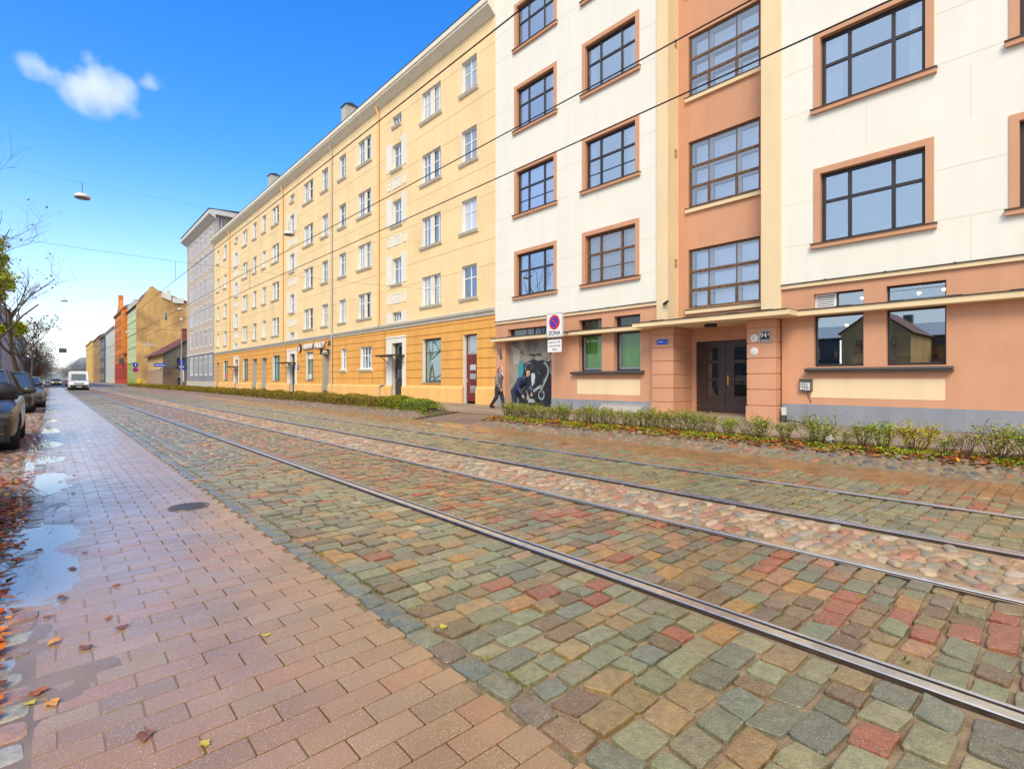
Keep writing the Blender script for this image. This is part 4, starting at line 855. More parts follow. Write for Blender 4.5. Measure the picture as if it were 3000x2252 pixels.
# shop sign letters
t = thing('shop_sign', 'white raised letters ASIAN ALLEY with a white drop emblem, on the orange wall', 'sign', (W, 42, 4.0))
facade_text('lettering', 'ASIAN', .56, .04, 'white', t, (W - .1, 42.85, 4.02), .012, 1.25); facade_text('lettering', 'ALLEY', .56, .04, 'white', t, (W - .1, 40.35, 4.02), .012, 1.35)
for o_, dy in (('ASIAN', 42.83), ('ALLEY', 40.33)): facade_text('letter_backing', o_, .57, .02, 'black', t, (W - .03, dy, 3.99), .02, 1.3)
b = MB(); b.lathe([(0, -.12), (.32, -.12), (.34, -.1), (.34, 0)], (0, 2.75, -.02), 24, 'x', 1); b.add([(-.125, 2.75 + .2 * cos(a) * (1.0 - .45 * max(sin(a), 0)), -.05 + .27 * sin(a)) for a in np.linspace(0, 2 * pi, 20)[:-1]], [tuple(range(19))], 0); b.build('emblem', ['white', 'black'], t, (0, 0, 0))
b = MB()
for i in range(4): b.box(-.08, -.03, -3.6, -3.05 - .06 * i, -.02 + i * .09, .02 + i * .09)
b.build('ornament', 'woodframe', t, (0, 0, 0))
t = thing('shop_sign', 'small dark box sign with a white dome emblem, hung out over the grey doorway', 'sign', (W - .45, 38.5, 3.42))
b = MB(); b.box(-.32, .32, -.08, .08, -.2, .22); b.box(.32, .72, -.03, .03, .1, .16); b.build('case', 'black', t, (0, 0, 0), bevel=.01)
b = MB(); b.add([(.2 * cos(a), -.083, -.03 + .18 * sin(a)) for a in np.linspace(0, pi, 12)], [tuple(range(12))]); b.box(-.26, .26, -.083, -.08, -.13, -.09); b.build('emblem', 'lampwhite', t, (0, 0, 0))
t = thing('number_sign', 'small dark blue number plate on the orange wall beside the dark door', 'sign', (W, 45.3, 2.4)); b = MB(); b.box(-.02, 0, -.22, .22, -.2, .2); b.build('plate', 'sblue', t, (0, 0, 0)); b = MB(); b.box(-.023, -.02, -.12, .12, -.06, .08); b.build('digits', 'lampwhite', t, (0, 0, 0))
b = MB(); b.tube([(W - .12, 30.4, .15), (W - .12, 30.4, .92), (W - .12, 30.1, 1.02), (W - .12, 29.85, 1.02)], .05, 8); tag(b.build('vent_pipe', 'pipe'), 'pale bent vent pipe standing at the orange plinth beside the porch door', 'pipe')

# ------------------------------------------------------------------ generic street blocks
def winlite(par, X, y0, y1, z0, z1, fm, gm_, bar=.1, dep=.05, tee=True, sur=None):
    b = MB(); w_, h = y1 - y0, z1 - z0; p = WL[par.name]
    b.quad((dep, 0, 0), (dep, 0, h), (dep, w_, h), (dep, w_, 0), 1)
    b.box(dep - .035, dep - .004, 0, bar, 0, h); b.box(dep - .035, dep - .004, w_ - bar, w_, 0, h); b.box(dep - .035, dep - .006, bar, w_ - bar, 0, bar); b.box(dep - .035, dep - .006, bar, w_ - bar, h - bar, h)
    if tee: b.box(dep - .035, dep - .008, w_ / 2 - bar / 2, w_ / 2 + bar / 2, bar, h - bar); b.box(dep - .03, dep - .01, bar, w_ - bar, h * .66, h * .66 + bar)
    if sur: b.box(-.03, 0, -.16, 0, -.1, h + .16, 2); b.box(-.03, 0, w_, w_ + .16, -.1, h + .16, 2); b.box(-.03, 0, 0, w_, h, h + .16, 2); b.box(-.06, 0, 0, w_, -.12, 0, 2)
    return b.build('window', [fm, gm_] + ([sur] if sur else []), par, (X - p[0], y0 - p[1], z0 - p[2]))
def block(label, X, y0, y1, h, cols, rows_, wall, gf=None, gfz=0, base=.12, deep=12, frame='whiteframe', glass='glass_y', eave=None, roof=None, roofh=0, sur=None, gcols=None, grow=None, nx=-1, lines=(), lm=None, bands=()):
    t = thing('townhouse', label, 'building', (X, (y0 + y1) / 2, base))
    ops = [(a, c, e, k) for a, c in cols for e, k in rows_]
    gops = [(a, c, *grow) for a, c in (gcols or cols)] if grow else []
    b = MB(); D = X - nx * deep
    b.wall(X, y0, y1, gfz or base, h, ops, .07, 0, None, nx)
    if gfz: b.wall(X, y0, y1, base, gfz, gops, .07, 1, None, nx)
    b.quad((X, y0, base), (X, y0, h), (D, y0, h), (D, y0, base), 0); b.quad((X, y1, base), (D, y1, base), (D, y1, h), (X, y1, h), 0); b.quad((D, y0, base), (D, y0, h), (D, y1, h), (D, y1, base), 0)
    for z in lines: b.box(min(X, X + nx * .08), max(X, X + nx * .08), y0 + .02, y1 - .02, z, z + .22, 2)
    b.build('wall', [wall, gf or wall, lm or wall], t)
    for a, c, e, k in ops + gops:
        if nx < 0: winlite(t, X + .02, a, c, e, k, frame, glass, sur=sur)
        else:
            b = MB(); b.quad((X - .1, a, e), (X - .1, c, e), (X - .1, c, k), (X - .1, a, k), 0); b.box(X - .1, X - .06, (a + c) / 2 - .05, (a + c) / 2 + .05, e, k, 1); b.box(X - .1, X - .065, a, c, e + (k - e) * .65, e + (k - e) * .65 + .1, 1); b.build('window', [glass, frame], t)
    if eave: b = MB(); b.prism([(X, h - .5), (X + nx * .3, h - .3), (X + nx * .5, h - .1), (X + nx * .55, h + .12), (X, h + .16)], 'y', y0 - .1, y1 + .1); b.build('cornice', eave, t)
    if roof:
        b = MB(); o = nx * .5; b.prism([(X + o, h + .13), (X - nx * deep * .42, h + roofh), (X - nx * deep * .6, h + roofh), (D - o, h + .13)], 'y', y0 - .02, y1 + .02); b.build('roof', roof, t)
    return t
def ev(y0, y1, n, w_):
    s_ = (y1 - y0) / n; return [(y0 + s_ * (i + .5) - w_ / 2, y0 + s_ * (i + .5) + w_ / 2) for i in range(n)]
M['greyup'] = mat('grey-pink plaster', (.53, .45, .375), .8, .05, .6, streak=.08); M['greygf'] = mat('blue-grey plaster', (.25, .27, .31), .8, .06, .6, streak=.1); M['greyeave'] = mat('light grey eave', (.62, .60, .57), .7, .05)
M['surw'] = mat('window surround white', (.72, .70, .70), .7, .04)
gb = block('tall grey six-storey corner block with blue-grey ground floor and heavy pale eaves', W, 75.65, 93.6, 22.6, [(77.2, 78.5), (79.9, 81.4), (82.9, 84.4), (85.9, 87.5), (89.2, 90.8)], [(5.9, 8.2), (9.2, 11.6), (12.6, 15.0), (16.1, 18.5), (19.4, 21.4)], 'greyup', 'greygf', 4.9, .15, 16, sur='surw', gcols=[(77.2, 78.5), (79.9, 81.4), (82.9, 84.4), (85.9, 87.5), (89.2, 90.8)], grow=(2.0, 4.4), lines=(4.85,), lm='greyeave')
b = MB(); b.box(W - .05, W, 75.7, 93.6, .15, 1.1); b.build('plinth', 'stonegrey', gb)
b = MB()
b.prism([(W - .02, 21.9), (W - .35, 22.2), (W - .75, 22.45), (W - .75, 22.95), (W - .02, 23.1)], 'y', 74.9, 94.3); b.box(W - .02, W + 16, 74.9, 94.3, 22.45, 23.1); b.build('eaves_cornice', 'greyeave', gb)
b = MB(); b.prism([(W - .8, 23.1), (W + 5, 23.5), (W + 16.3, 23.1)], 'y', 74.85, 94.35); b.build('roof', 'roofdark', gb)
b = MB(); b.box(15.9, 16.3, 75.6, 75.62, 18.5, 22.4); b.tube([(16.6, 75.5, 19), (16.6, 75.5, 22.3)], .07, 6); b.build('drainpipe', 'pipe', gb)
M['firewall'] = mat('stained brick firewall', (.74, .44, .15), .85, .2, .18, .01, 20, streak=.12, dirt=((.36, .19, .08), .25, .8, .5, .7)); M['lime'] = mat('pale green plaster', (.62, .72, .45), .8, .05); M['limegf'] = mat('green plaster', (.38, .52, .13), .8, .06)
M['orhouse'] = mat('orange house plaster', (.72, .22, .03), .8, .08, .5); M['redgf'] = mat('red house plaster', (.55, .055, .03), .8, .08); M['redtile'] = mat('rust red roof', (.16, .045, .03), .7, .25, 1.5); M['pale'] = mat('pale grey house', (.58, .60, .56), .8, .06); M['drk'] = mat('dark slate house', (.10, .12, .13), .7, .15); M['brn'] = mat('brown brick house', (.34, .20, .10), .85, .2, .5); M['oldyel'] = mat('old yellow house', (.66, .46, .13), .8, .08)
gh = block('tall pale green townhouse with a bare ochre brick firewall and a white chimney', W, 157, 177, 19.4, ev(157.5, 176.6, 7, 1.2), [(6.6, 8.6), (10, 12), (13.4, 15.4), (16.3, 17.9)], 'lime', 'limegf', 5.6, .12, 16, frame='lime', glass='glass_y', grow=(1.6, 4.2), lines=(5.5, 9.3, 12.7, 16.0), lm='limegf')
b = MB(); P = [(W - .05, .12), (W - .05, 19.5), (17.2, 21.6), (18.4, 24.3), (19.0, 24.6), (21.4, 22.7), (23.4, 22.4), (26.3, 20.9), (30, 20.4), (30, .12)]; b.prism(P, 'y', 156.4, 156.95); b.build('firewall', 'firewall', gh)
b = MB(); b.prism([(20.9, 22.0), (22.1, 21.5), (22.9, 21.2), (22.9, 24.0), (22.0, 24.0), (21.9, 23.0), (21.0, 23.2)], 'y', 156.0, 157.4); b.box(23.2, 25.6, 156.0, 156.4, 20.8, 22.1); b.build('chimney', 'whiteplaster', gh)
b = MB(); b.prism([(W - .5, 19.4), (17.2, 21.5), (18.7, 24.3), (30, 20.4)], 'y', 157, 177.2); rf = b.build('roof', 'redtile', gh)
b = MB(); fw_ = lambda p, q: (p, q)
for k in range(5):
    pts = smooth_path([(16.6 + k * .6 + R(-.1, .1), 9.5), (16.9 + k * .6, 10.4 + R(-.2, .3)), (17.1 + k * .6, 9.7), (17.3 + k * .6, 10.3)])
    for p, q in zip(pts, pts[1:]): n_ = .13; b.quad((p[0], 156.39, p[1] - n_), (q[0], 156.39, q[1] - n_), (q[0], 156.39, q[1] + n_), (p[0], 156.39, p[1] + n_))
b.build('graffiti', 'lampwhite', gh)
for i in range(5): b = MB(); b.box(15.6, 16.3, 158.5 + i * 3.6, 160 + i * 3.6, 19.7, 21.3, 0); b.build('dormer', 'pale', rf)
b = MB(); b.box(21.6, 22.0, 156.32, 156.4, 16.4, 18.3, 1); b.box(21.5, 22.1, 156.36, 156.39, 16.3, 18.4, 0); b.build('window', ['whiteplaster', 'glass_door'], gh)
oh = block('tall orange gabled townhouse with a red ground floor', W - .1, 177.2, 213, 21.4, ev(177.6, 212.6, 12, 1.3), [(6.8, 9.0), (10.4, 12.6), (14, 16.2), (17.4, 19.6)], 'orhouse', 'redgf', 6.0, .12, 14, frame='woodframe', glass='glass_door', grow=(1.2, 4.6), eave='brn', roof='roofdark', roofh=4, lines=(6.0, 13.2), lm='redgf')
b = MB(); b.prism([(193, 21.4), (193, 22.4), (195.5, 23.4), (197, 24.8), (198.6, 26), (200, 24.8), (202, 23.4), (204.5, 22.4), (204.5, 21.4)], 'x', W - .2, W + .8); b.box(W - .3, W + .9, 197.9, 199.3, 25, 27); b.build('gable', 'orhouse', oh)
b = MB(); b.box(W - .9, W + .3, 177.3, 183, 8.6, 20.5); b.build('bay', 'orhouse', oh); b = MB(); b.box(W - 1.2, W - .1, 184, 186.5, 5.6, 7.4); b.build('balcony', 'drk', oh)
block('pale grey-white townhouse with roof chimneys beyond the orange house', W, 213.2, 252, 18.8, ev(213.5, 251.6, 10, 1.4), [(6.4, 8.6), (10, 12.2), (13.6, 15.8)], 'pale', 'pale', 5, .12, 14, frame='pale', glass='glass_y', grow=(1.2, 3.8), eave='pale', roof='drk', roofh=3, lines=(5, 9.3, 13), lm='surw')
block('dark slate townhouse with bay windows between pale and brown houses', W - .4, 252.2, 275, 17.6, ev(252.6, 274.6, 6, 1.6), [(6, 8.6), (10, 12.6), (13.6, 16)], 'drk', 'drk', 5, .12, 14, frame='pale', glass='glass_y', grow=(1.2, 3.8), roof='drk', roofh=2)
block('brown brick townhouse with dark roof, second from the street end', W, 275.2, 325, 19.8, ev(275.8, 324.6, 12, 1.5), [(6.4, 8.8), (10.2, 12.6), (14, 16.4)], 'brn', 'brn', 5, .12, 14, frame='oldyel', glass='glass_y', grow=(1.2, 3.8), eave='brn', roof='drk', roofh=3, lines=(9.4, 13.2), lm='oldyel')
block('yellow townhouse with stacked ledges at the far end of the row', W - .5, 325.2, 386, 20.2, ev(325.8, 385.6, 14, 1.7), [(6.4, 8.8), (10.2, 12.6), (14, 16.4)], 'oldyel', 'oldyel', 5, .12, 14, frame='oldyel', glass='glass_y', grow=(1.2, 3.8), eave='oldyel', lines=(5, 9.3, 13.2, 17.2), lm='oldyel')
# low old wooden house
M['lowfront'] = mat('cream boards', (.62, .44, .20), .8, .1, 1); M['lowbase'] = mat('pinkish boards', (.36, .27, .22), .8, .1, 1); M['lowside'] = mat('grey weathered boards', (.17, .155, .115), .85, .2, .6, streak=.2); M['lowbrick'] = mat('brown boards', (.24, .15, .085), .85, .2, .6, streak=.2)
lo = block('low two-storey wooden house with cream upper front, grey gable and rust-red roof', W, 116.8, 137.5, 6.2, ev(117.6, 137, 8, 1.1), [(3.75, 5.7)], 'lowfront', 'lowbase', 3.3, .12, 12, frame='lowfront', glass='glass_door', grow=(.9, 2.9), gcols=ev(117.6, 137, 8, 1.2))
b = MB(); b.prism([(W - .03, 3.35), (W - .03, 6.25), (21.8, 10.2), (27.8, 6.25), (27.8, 3.35)], 'y', 116.55, 116.78, 0); b.box(W - .02, 27.8, 116.6, 116.79, .12, 3.35, 1); b.build('gable_wall', ['lowside', 'lowbrick'], lo)
b = MB(); b.prism([(W - .6, 5.95), (W - .6, 6.1), (21.8, 10.55), (28.4, 6.1), (28.4, 5.95), (21.8, 10.3)], 'y', 116.2, 138); rf = b.build('roof', 'redtile', lo)
b = MB(); b.box(19.6, 20.5, 121, 122.3, 8.6, 11.3); b.box(19.5, 20.6, 120.9, 122.4, 11.3, 11.5); b.build('chimney', mat('red brick', (.28, .08, .04), .85, .2, 2), rf); b = MB(); b.box(22.0, 23.2, 122, 123.5, 10, 12.2); b.build('chimney', 'lowside', rf)
b = MB(); b.box(17.9, 19.3, 116.4, 116.54, 4.0, 5.6, 0); b.box(17.98, 19.22, 116.36, 116.4, 4.08, 5.52, 1); b.box(18.56, 18.64, 116.33, 116.36, 4.08, 5.52, 2); b.box(17.7, 19.5, 116.2, 116.54, 3.86, 4.0, 0); b.build('window', ['lowbrick', 'glass_door', 'lampwhite'], lo)
t = thing('shop_sign', 'blue box sign on the corner of the low wooden house, cream oval below', 'sign', (15.3, 115.6, 4.0)); b = MB(); b.box(-1.0, .75, -.12, .12, -.28, .34, 0); b.box(.6, .75, .12, 1.1, 0, .1, 0); b.build('case', 'sblue', t, (0, 0, 0), bevel=.03); b = MB()
for i in range(9): b.box(-.85 + i * .17, -.72 + i * .17, -.125, -.12, -.06, .1)
b.build('lettering', 'white', t, (0, 0, 0)); b = MB(); b.lathe([(0, -.05), (.33, -.04), (.33, .04), (0, .05)], (-.1, 0, -.62), 16, 'y'); b.build('oval', 'lowfront', t, (0, 0, 0))
t = thing('banner_sign', 'tall narrow blue and white banner sign on the far corner of the grey block', 'sign', (15.2, 94.2, 2.2)); b = MB(); b.box(-.35, .35, -.05, .05, .6, 2.1, 0); b.box(-.15, .3, -.05, .05, -1.2, .6, 1); b.box(-.32, .28, -.055, -.05, 1.0, 1.2, 1); b.box(.3, .6, -.03, .03, 1.0, 1.1, 0); b.build('panel', ['sblue', 'lampwhite'], t, (0, 0, 0))
for dy in (0, 1.0):
    t = thing('waste_bin', 'bright yellow waste bin by the firewall, ' + ('nearer of the pair' if dy == 0 else 'farther of the pair'), 'bin', (14.6 - dy * .3, 138 + dy, .12), 'yellow waste bins'); b = MB(); b.lathe([(.3, 0), (.36, .9), (.36, 1.05)], n=14); b.build('body', M.setdefault('binyel', mat('bin yellow', (.8, .55, .02), .4)), t, (0, 0, 0)); b = MB(); b.lathe([(.39, 1.05), (.36, 1.2), (.15, 1.32), (0, 1.34)], n=14); b.build('lid', 'binyel', t, (0, 0, 0))
# buildings on the left side of the street, seen through the trees and mirrored in the windows
M['lpink'] = mat('pink brick', (.50, .24, .15), .85, .12, .4); M['lwhite'] = mat('offwhite left house', (.58, .56, .52), .8, .06)
block('tall pinkish townhouse behind the bare trees on the left', -8.3, 122, 165, 24, ev(122.5, 164.5, 12, 1.4), [(1.6, 4), (6, 8.4), (10, 12.4), (14, 16.4), (18, 20.4)], 'lpink', base=.09, nx=1, eave='lpink', roof='roofdark', roofh=2, lines=(5, 9.2), lm='lwhite')
block('long offwhite townhouse far down the left side behind tree trunks', -8.3, 166, 330, 18, ev(167, 329, 28, 1.6), [(1.6, 4), (6, 8.4), (10, 12.4), (14, 16.2)], 'lwhite', base=.09, nx=1, eave='lwhite', roof='drk', roofh=2)
op = block('olive-grey house across the square, mirrored in the right café window', -62, 6, 50, 7.4, ev(7, 49, 13, 1.3), [(1.4, 3.2), (4.2, 6.2)], 'lowside', base=0, nx=1, roof='pale', roofh=2.4, frame='lowbrick', glass='glass_door')
for y in (10, 19, 23, 36): b = MB(); b.box(-68, -66.8, y, y + 1.1, 9, 11.2); b.build('chimney', 'lowside', op)
oc = block('ochre gable-fronted house across the square, mirrored in the left café window', -48, 15.5, 23.5, 7.2, [(17, 18.2), (20.6, 21.8)], [(1.4, 3.2), (4.4, 6.2)], 'firewall', base=0, nx=1, frame='woodframe', glass='glass_door')
b = MB(); b.prism([(15.5, 7.2), (19.3, 10.3), (23.5, 7.2)], 'x', -60, -48.02, 0); b.build('gable', 'firewall', oc); b = MB(); b.prism([(15.1, 7.1), (19.3, 10.5), (23.9, 7.1), (23.7, 7.0), (19.3, 10.32), (15.3, 7.0)], 'x', -60.2, -47.8); b.build('roof', 'redtile', oc)

# ------------------------------------------------------------------ plants
def leaves(P, size, pal, var=.18, flat_=0.0, aspect=.55):
    """leaf-sized folded quads at the points P"""
    P = np.asarray(P, float); k = len(P)
    a = rng.normal(0, 1, (k, 3)); a[:, 2] *= (1 - flat_); a /= np.linalg.norm(a, axis=1)[:, None]
    r = rng.normal(0, 1, (k, 3)); 
    if flat_: r[:, 2] *= (1 - flat_)
    b_ = np.cross(a, r); 
    if flat_: b_ = np.cross(np.array([0, 0, 1.0]) + rng.normal(0, .25 * (1 - flat_) + .12, (k, 3)), a)
    b_ /= np.linalg.norm(b_, axis=1)[:, None] + 1e-9; n = np.cross(a, b_)
    s = size * rng.uniform(.65, 1.3, (k, 1))
    V = np.stack([P - a * s * .5, P + b_ * s * aspect * .5 + n * s * .08, P + a * s * .5, P - b_ * s * aspect * .5 + n * s * .08], 1).reshape(-1, 3)
    C = np.repeat(pick(k, pal, var, ds=-.08), 4, 0); return V, np.arange(4 * k).reshape(-1, 4), C
def leaf_obj(name, parts, parent=None, m='leaf', loc=(0, 0, 0)):
    V, F, C, o = [], [], [], 0
    for v, f, c in parts: V.append(v); F.append(f + o); C.append(c); o += len(v)
    return ob(name, np_mesh(name, np.concatenate(V), np.concatenate(F), [m], np.concatenate(C), smooth=False), parent, loc)
OL = [(lin(138, 122, 22), 4), (lin(112, 106, 20), 3), (lin(160, 138, 24), 2), (lin(92, 88, 26), 1.5), (lin(140, 92, 24), 1)]
GR_ = [(lin(112, 138, 30), 4), (lin(140, 160, 40), 2), (lin(86, 108, 26), 2), (lin(150, 148, 40), 1)]
# long clipped hedge on the left bed
hed = thing('hedge', 'long low olive hedge in the stone-edged bed before the yellow building', 'hedge', (10.75, 66, .2))
parts = []
def hz(y): return .42 + .05 * np.sin(y * 1.7) + .04 * np.sin(y * 4.3 + 1) + .03 * np.sin(y * 9.1)
for y0, y1, n, s, pal in ((16.4, 20, 5200, .05, GR_), (18.6, 30, 15000, .055, OL), (30, 60, 16000, .085, OL), (60, 116, 12000, .15, OL)):
    y = rng.uniform(y0, y1, n); u = rng.uniform(-1, 1, n); side = rng.random(n)
    h = hz(y) * np.clip((y - 16.2) / .7, .35, 1)
    x = 10.75 + .42 * u * np.clip((y - 16.2) / .6, .5, 1) + .05 * np.sin(y * 3.3); z = .2 + h * (1 - .22 * u ** 2) * np.where(side < .5, rng.uniform(.85, 1.06, n), rng.uniform(.05, 1, n))
    x = np.where(side < .5, x, 10.75 + np.sign(u) * (.36 + .1 * rng.random(n)))
    parts.append(leaves(np.stack([x, y, z], 1) - np.array([10.75, 66, .2]), s, pal))
leaf_obj('foliage', parts, hed)
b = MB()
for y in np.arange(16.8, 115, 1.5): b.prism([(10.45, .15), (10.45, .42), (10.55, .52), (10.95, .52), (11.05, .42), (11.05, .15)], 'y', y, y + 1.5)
b.build('branches', mat('hedge dark core', (.07, .06, .02), .9, .5, 14, .02, 20), hed)  # added solid core blocks see-through; its dark colour stands for inner shade
# shrubs of the right bed
def shrub(h, wd, nst, nl, pal, ls=.04, lean=.35, bare=0.25):
    """returns (stem mesh, leaf mesh) for a small upright bush"""
    b = MB(); pts = []
    for i in range(nst):
        a = R(0, 2 * pi); r0 = wd * .12; p = np.array((r0 * cos(a) * R(.2, 1), r0 * sin(a) * R(.2, 1), -.03)); tip = np.array((wd * .5 * cos(a) * R(.2, 1), wd * .5 * sin(a) * R(.2, 1), h * R(.7, 1.05)))
        mid = (p + tip) / 2 + np.array((R(-1, 1), R(-1, 1), 0)) * wd * .1; path = [p, p * .5 + mid * .5, mid, (mid + tip) / 2 + np.array((R(-1, 1), R(-1, 1), 0)) * wd * .05, tip]
        b.tube(path, [.007, .006, .005, .0035, .002], 5, caps=False)
        for k in range(3):
            t = R(.35, .9); q = path[2] * (1 - t) + path[4] * t; e = q + np.array((R(-1, 1), R(-1, 1), R(.2, 1.2))) * wd * .22; b.tube([q, e], [.003, .0015], 4, caps=False)
            for _ in range(max(1, nl // nst // 5)): s = R(.2, 1.1); pts.append(q * (1 - s) + e * s + rng.normal(0, wd * .05, 3))
        for _ in range(max(1, nl // nst * 2 // 5)):
            s = R(bare, 1.05) * 4; j = min(int(s), 3); q = path[j] * (1 - (s - j)) + path[j + 1] * (s - j); pts.append(q + rng.normal(0, wd * .075, 3))
    return b.mesh('stems', ['stem']), leaves(np.array(pts), ls, pal)
GD = [(lin(146, 150, 58), 3), (lin(166, 168, 76), 2.5), (lin(180, 170, 96), 1.5), (lin(120, 126, 50), 1.5), (lin(180, 140, 74), .9)]
GB = [(lin(136, 162, 40), 3), (lin(164, 180, 56), 2), (lin(104, 130, 40), 2), (lin(184, 180, 60), .8)]
YL = [(lin(186, 168, 36), 4), (lin(160, 156, 40), 2), (lin(196, 148, 30), 1.5), (lin(120, 132, 36), 1.2)]
GK = [(lin(130, 144, 54), 3), (lin(154, 164, 72), 2), (lin(104, 120, 46), 2), (lin(172, 164, 80), 1)]
def mk_shrub(label, x, y, sp, group=None, name='shrub'):
    st, lf = sp; t = thing(name, label, 'shrub', (x, y, float(bed_z(x, y))), group, R(0, 6))
    ob('stems', st, t); me = np_mesh('foliage', lf[0], lf[1], ['leaf'], lf[2], False) if isinstance(lf, tuple) else lf; ob('foliage', me, t); return t
protos = []
for i in range(5):
    st, lf = shrub(R(.36, .44), R(.44, .56), 15, 600, GD if i % 2 else GK, .034); protos.append((st, np_mesh('foliage', *lf[:2], ['leaf'], lf[2], False)))
rowlab = 'small thin-leaved bush in the dense clipped row in front of the graffiti gate and entrance'
first = {}
for k, y in enumerate(np.arange(12.35, 5.55, -.26)):
    j = k % 5; x = 10.75 + R(-.1, .1)
    if j not in first: first[j] = mk_shrub(rowlab, x, float(y), protos[j], 'bushes of the dense clipped row')
    else:
        o = first[j].copy(); COL.objects.link(o); o.location = (x, y + R(-.05, .05), float(bed_z(x, y))); o.rotation_euler.z = R(0, 6); s_ = R(.85, 1.1); o.scale = (s_, s_, s_ * R(.9, 1.1))
        for c in first[j].children: d = c.copy(); COL.objects.link(d); d.parent = o
IND = [('round bright green bush on thin stems in front of the dark double door', 10.55, 5.12, .50, .42, 14, 420, GB, .04), ('tall bushy grey-green shrub before the right entrance pier', 10.4, 4.42, .52, .6, 22, 620, GK, .04), ('narrow upright green shrub beside the junction box', 10.55, 4.0, .46, .36, 12, 300, GK, .04),
       ('low sparse sprig between the round bush and the right pier', 10.5, 4.75, .3, .3, 7, 70, GK, .035), ('large bushy green shrub below the meter box', 10.4, 3.42, .58, .75, 26, 900, GK, .04), ('small bush with a white flower beside the large green shrub', 10.4, 3.05, .36, .5, 14, 260, GK, .04),
       ('slender blue-green shrub under the left café window', 10.5, 2.72, .55, .42, 12, 260, GK, .045), ('bright green open-branched shrub under the left café window', 10.5, 2.42, .58, .6, 18, 480, GB, .045), ('yellow-leaved bush under the right café window', 10.45, 1.95, .56, .62, 20, 640, YL, .045),
       ('half-bare leggy shrub right of the yellow bush', 10.3, 1.58, .46, .5, 10, 150, GK, .045), ('almost leafless twiggy shrub with upright branches', 10.25, 1.32, .5, .5, 12, 40, GK, .04), ('wide straggly shrub with yellowing tips near the right edge of the bed', 10.25, 1.0, .66, .7, 22, 480, YL[1:] + GK, .045), ('loose green shrub at the right end of the bed', 10.2, .62, .6, .6, 18, 420, GB, .045), ('untidy mixed green and yellow shrub farthest right in the bed', 10.2, .25, .62, .6, 18, 420, GB + YL, .045), ('leafy shrub beyond the right end of the view', 10.3, -.4, .6, .6, 18, 420, GB, .045)]
for lab, x, y, h, wd, ns, nl, pal, ls in IND: mk_shrub(lab, x, y, shrub(h * .68, wd * 1.05, ns + 4, int(nl * 1.6), pal, ls * .85))
t = thing('flower', 'small white flower head at the foot of the large green shrub', 'flower', (10.2, 3.12, .33)); V = leaves(rng.normal(0, .035, (60, 3)), .03, [(lin(235, 235, 235), 1)], .04); leaf_obj('petals', [V], t)
b = MB(); b.tube([(0, 0, -.13), (0, 0, 0)], .004, 5); b.build('stalk', 'stem', t, (0, 0, 0))
# ground cover and fallen leaves
GC = [(lin(120, 140, 30), 3), (lin(150, 160, 40), 2), (lin(90, 110, 30), 2)]
LF = [(lin(196, 110, 48), 3), (lin(172, 84, 40), 3), (lin(140, 78, 44), 2), (lin(210, 142, 54), 1.5), (lin(112, 66, 44), 2), (lin(178, 120, 84), 1)]
n = 6500; y = np.concatenate([rng.uniform(-3, 12.7, n), rng.uniform(16, 22, 500)]); x = 9.85 + rng.beta(1.6, 2.5, len(y)) * .9; q = (wob(x * 2.3, y * 1.7) > -.22)
o = leaf_obj('ground_cover', [leaves(np.stack([x[q], y[q], bed_z(x[q], y[q]) + .02 + .03 * rng.random(q.sum())], 1), .05, GC)]); tag(o, 'low green weeds along the stone edging of the right bed', 'ground cover', kind='stuff')
y = np.concatenate([rng.uniform(-3, 12.8, 5600), rng.uniform(16, 40, 500)]); x = 9.8 + rng.beta(1.5, 2.0, len(y)) * 1.1
o = leaf_obj('leaf_litter', [leaves(np.stack([x, y, bed_z(x, y) + .012 + .02 * rng.random(len(y))], 1), .075, LF, flat_=.85, aspect=.7)], m='litter'); tag(o, 'orange-brown fallen leaves drifted along the planting bed', 'leaf litter', kind='stuff')
cl = [(-.55, 9.6, .5, .5), (-.8, 12, .5, .6), (-1.2, 8, .6, .7), (-.5, 15.8, .4, .8), (-.6, 20, .4, 2), (-.9, 6.5, .5, .6), (-.5, 5.2, .25, .5), (-1, 25, .5, 3), (-.32, 3.6, .1, .5), (-.3, 7.4, .08, .8)]
P = np.concatenate([np.stack([rng.normal(a, c, 330), rng.normal(e, k, 330)], 1) for a, e, c, k in cl] + [np.stack([rng.uniform(-2.5, -.15, 900), rng.uniform(2, 40, 900)], 1)]); P = P[(P[:, 0] < -.16) & (P[:, 0] > -2.55)]
o = leaf_obj('leaf_litter', [leaves(np.stack([P[:, 0], P[:, 1], gz(P[:, 0], P[:, 1]) + .014 + .014 * rng.random(len(P))], 1), .07, LF, flat_=.88, aspect=.7)], m='litter'); tag(o, 'rust-coloured fallen leaves heaped on the parking cobbles', 'leaf litter', kind='stuff')
def fallen(kind):
    """single fallen leaf: lobed, slightly curled, with a stalk"""
    b = MB(); n = 16; pts = [(0, 0, .004)]; 
    for j in range(n):
        a = 2 * pi * j / n; r = (.036 + .014 * cos(a)) * (1 + .22 * cos(5 * a + kind)) ; pts.append((r * cos(a), r * sin(a) * .72, .004 + .012 * (sin(a + kind) ** 2) * R(.5, 1.2)))
    b.add(pts, [(0, j + 1, (j + 1) % n + 1) for j in range(n)], 0, True); b.tube([(-.03, 0, .005), (-.06, .008 * (kind - 1), .008)], .0016, 4); return b
LM = [mat('leaf russet', (.36, .10, .035), .55, .25, 40), mat('leaf brown', (.19, .075, .04), .5, .3, 40), mat('leaf yellow', (.50, .40, .04), .5, .15, 40), mat('leaf amber', (.62, .27, .05), .5, .2, 40)]
lm_ = [[fallen(k).mesh('fallen_leaf', [m_]) for k in range(3)] for m_ in LM]
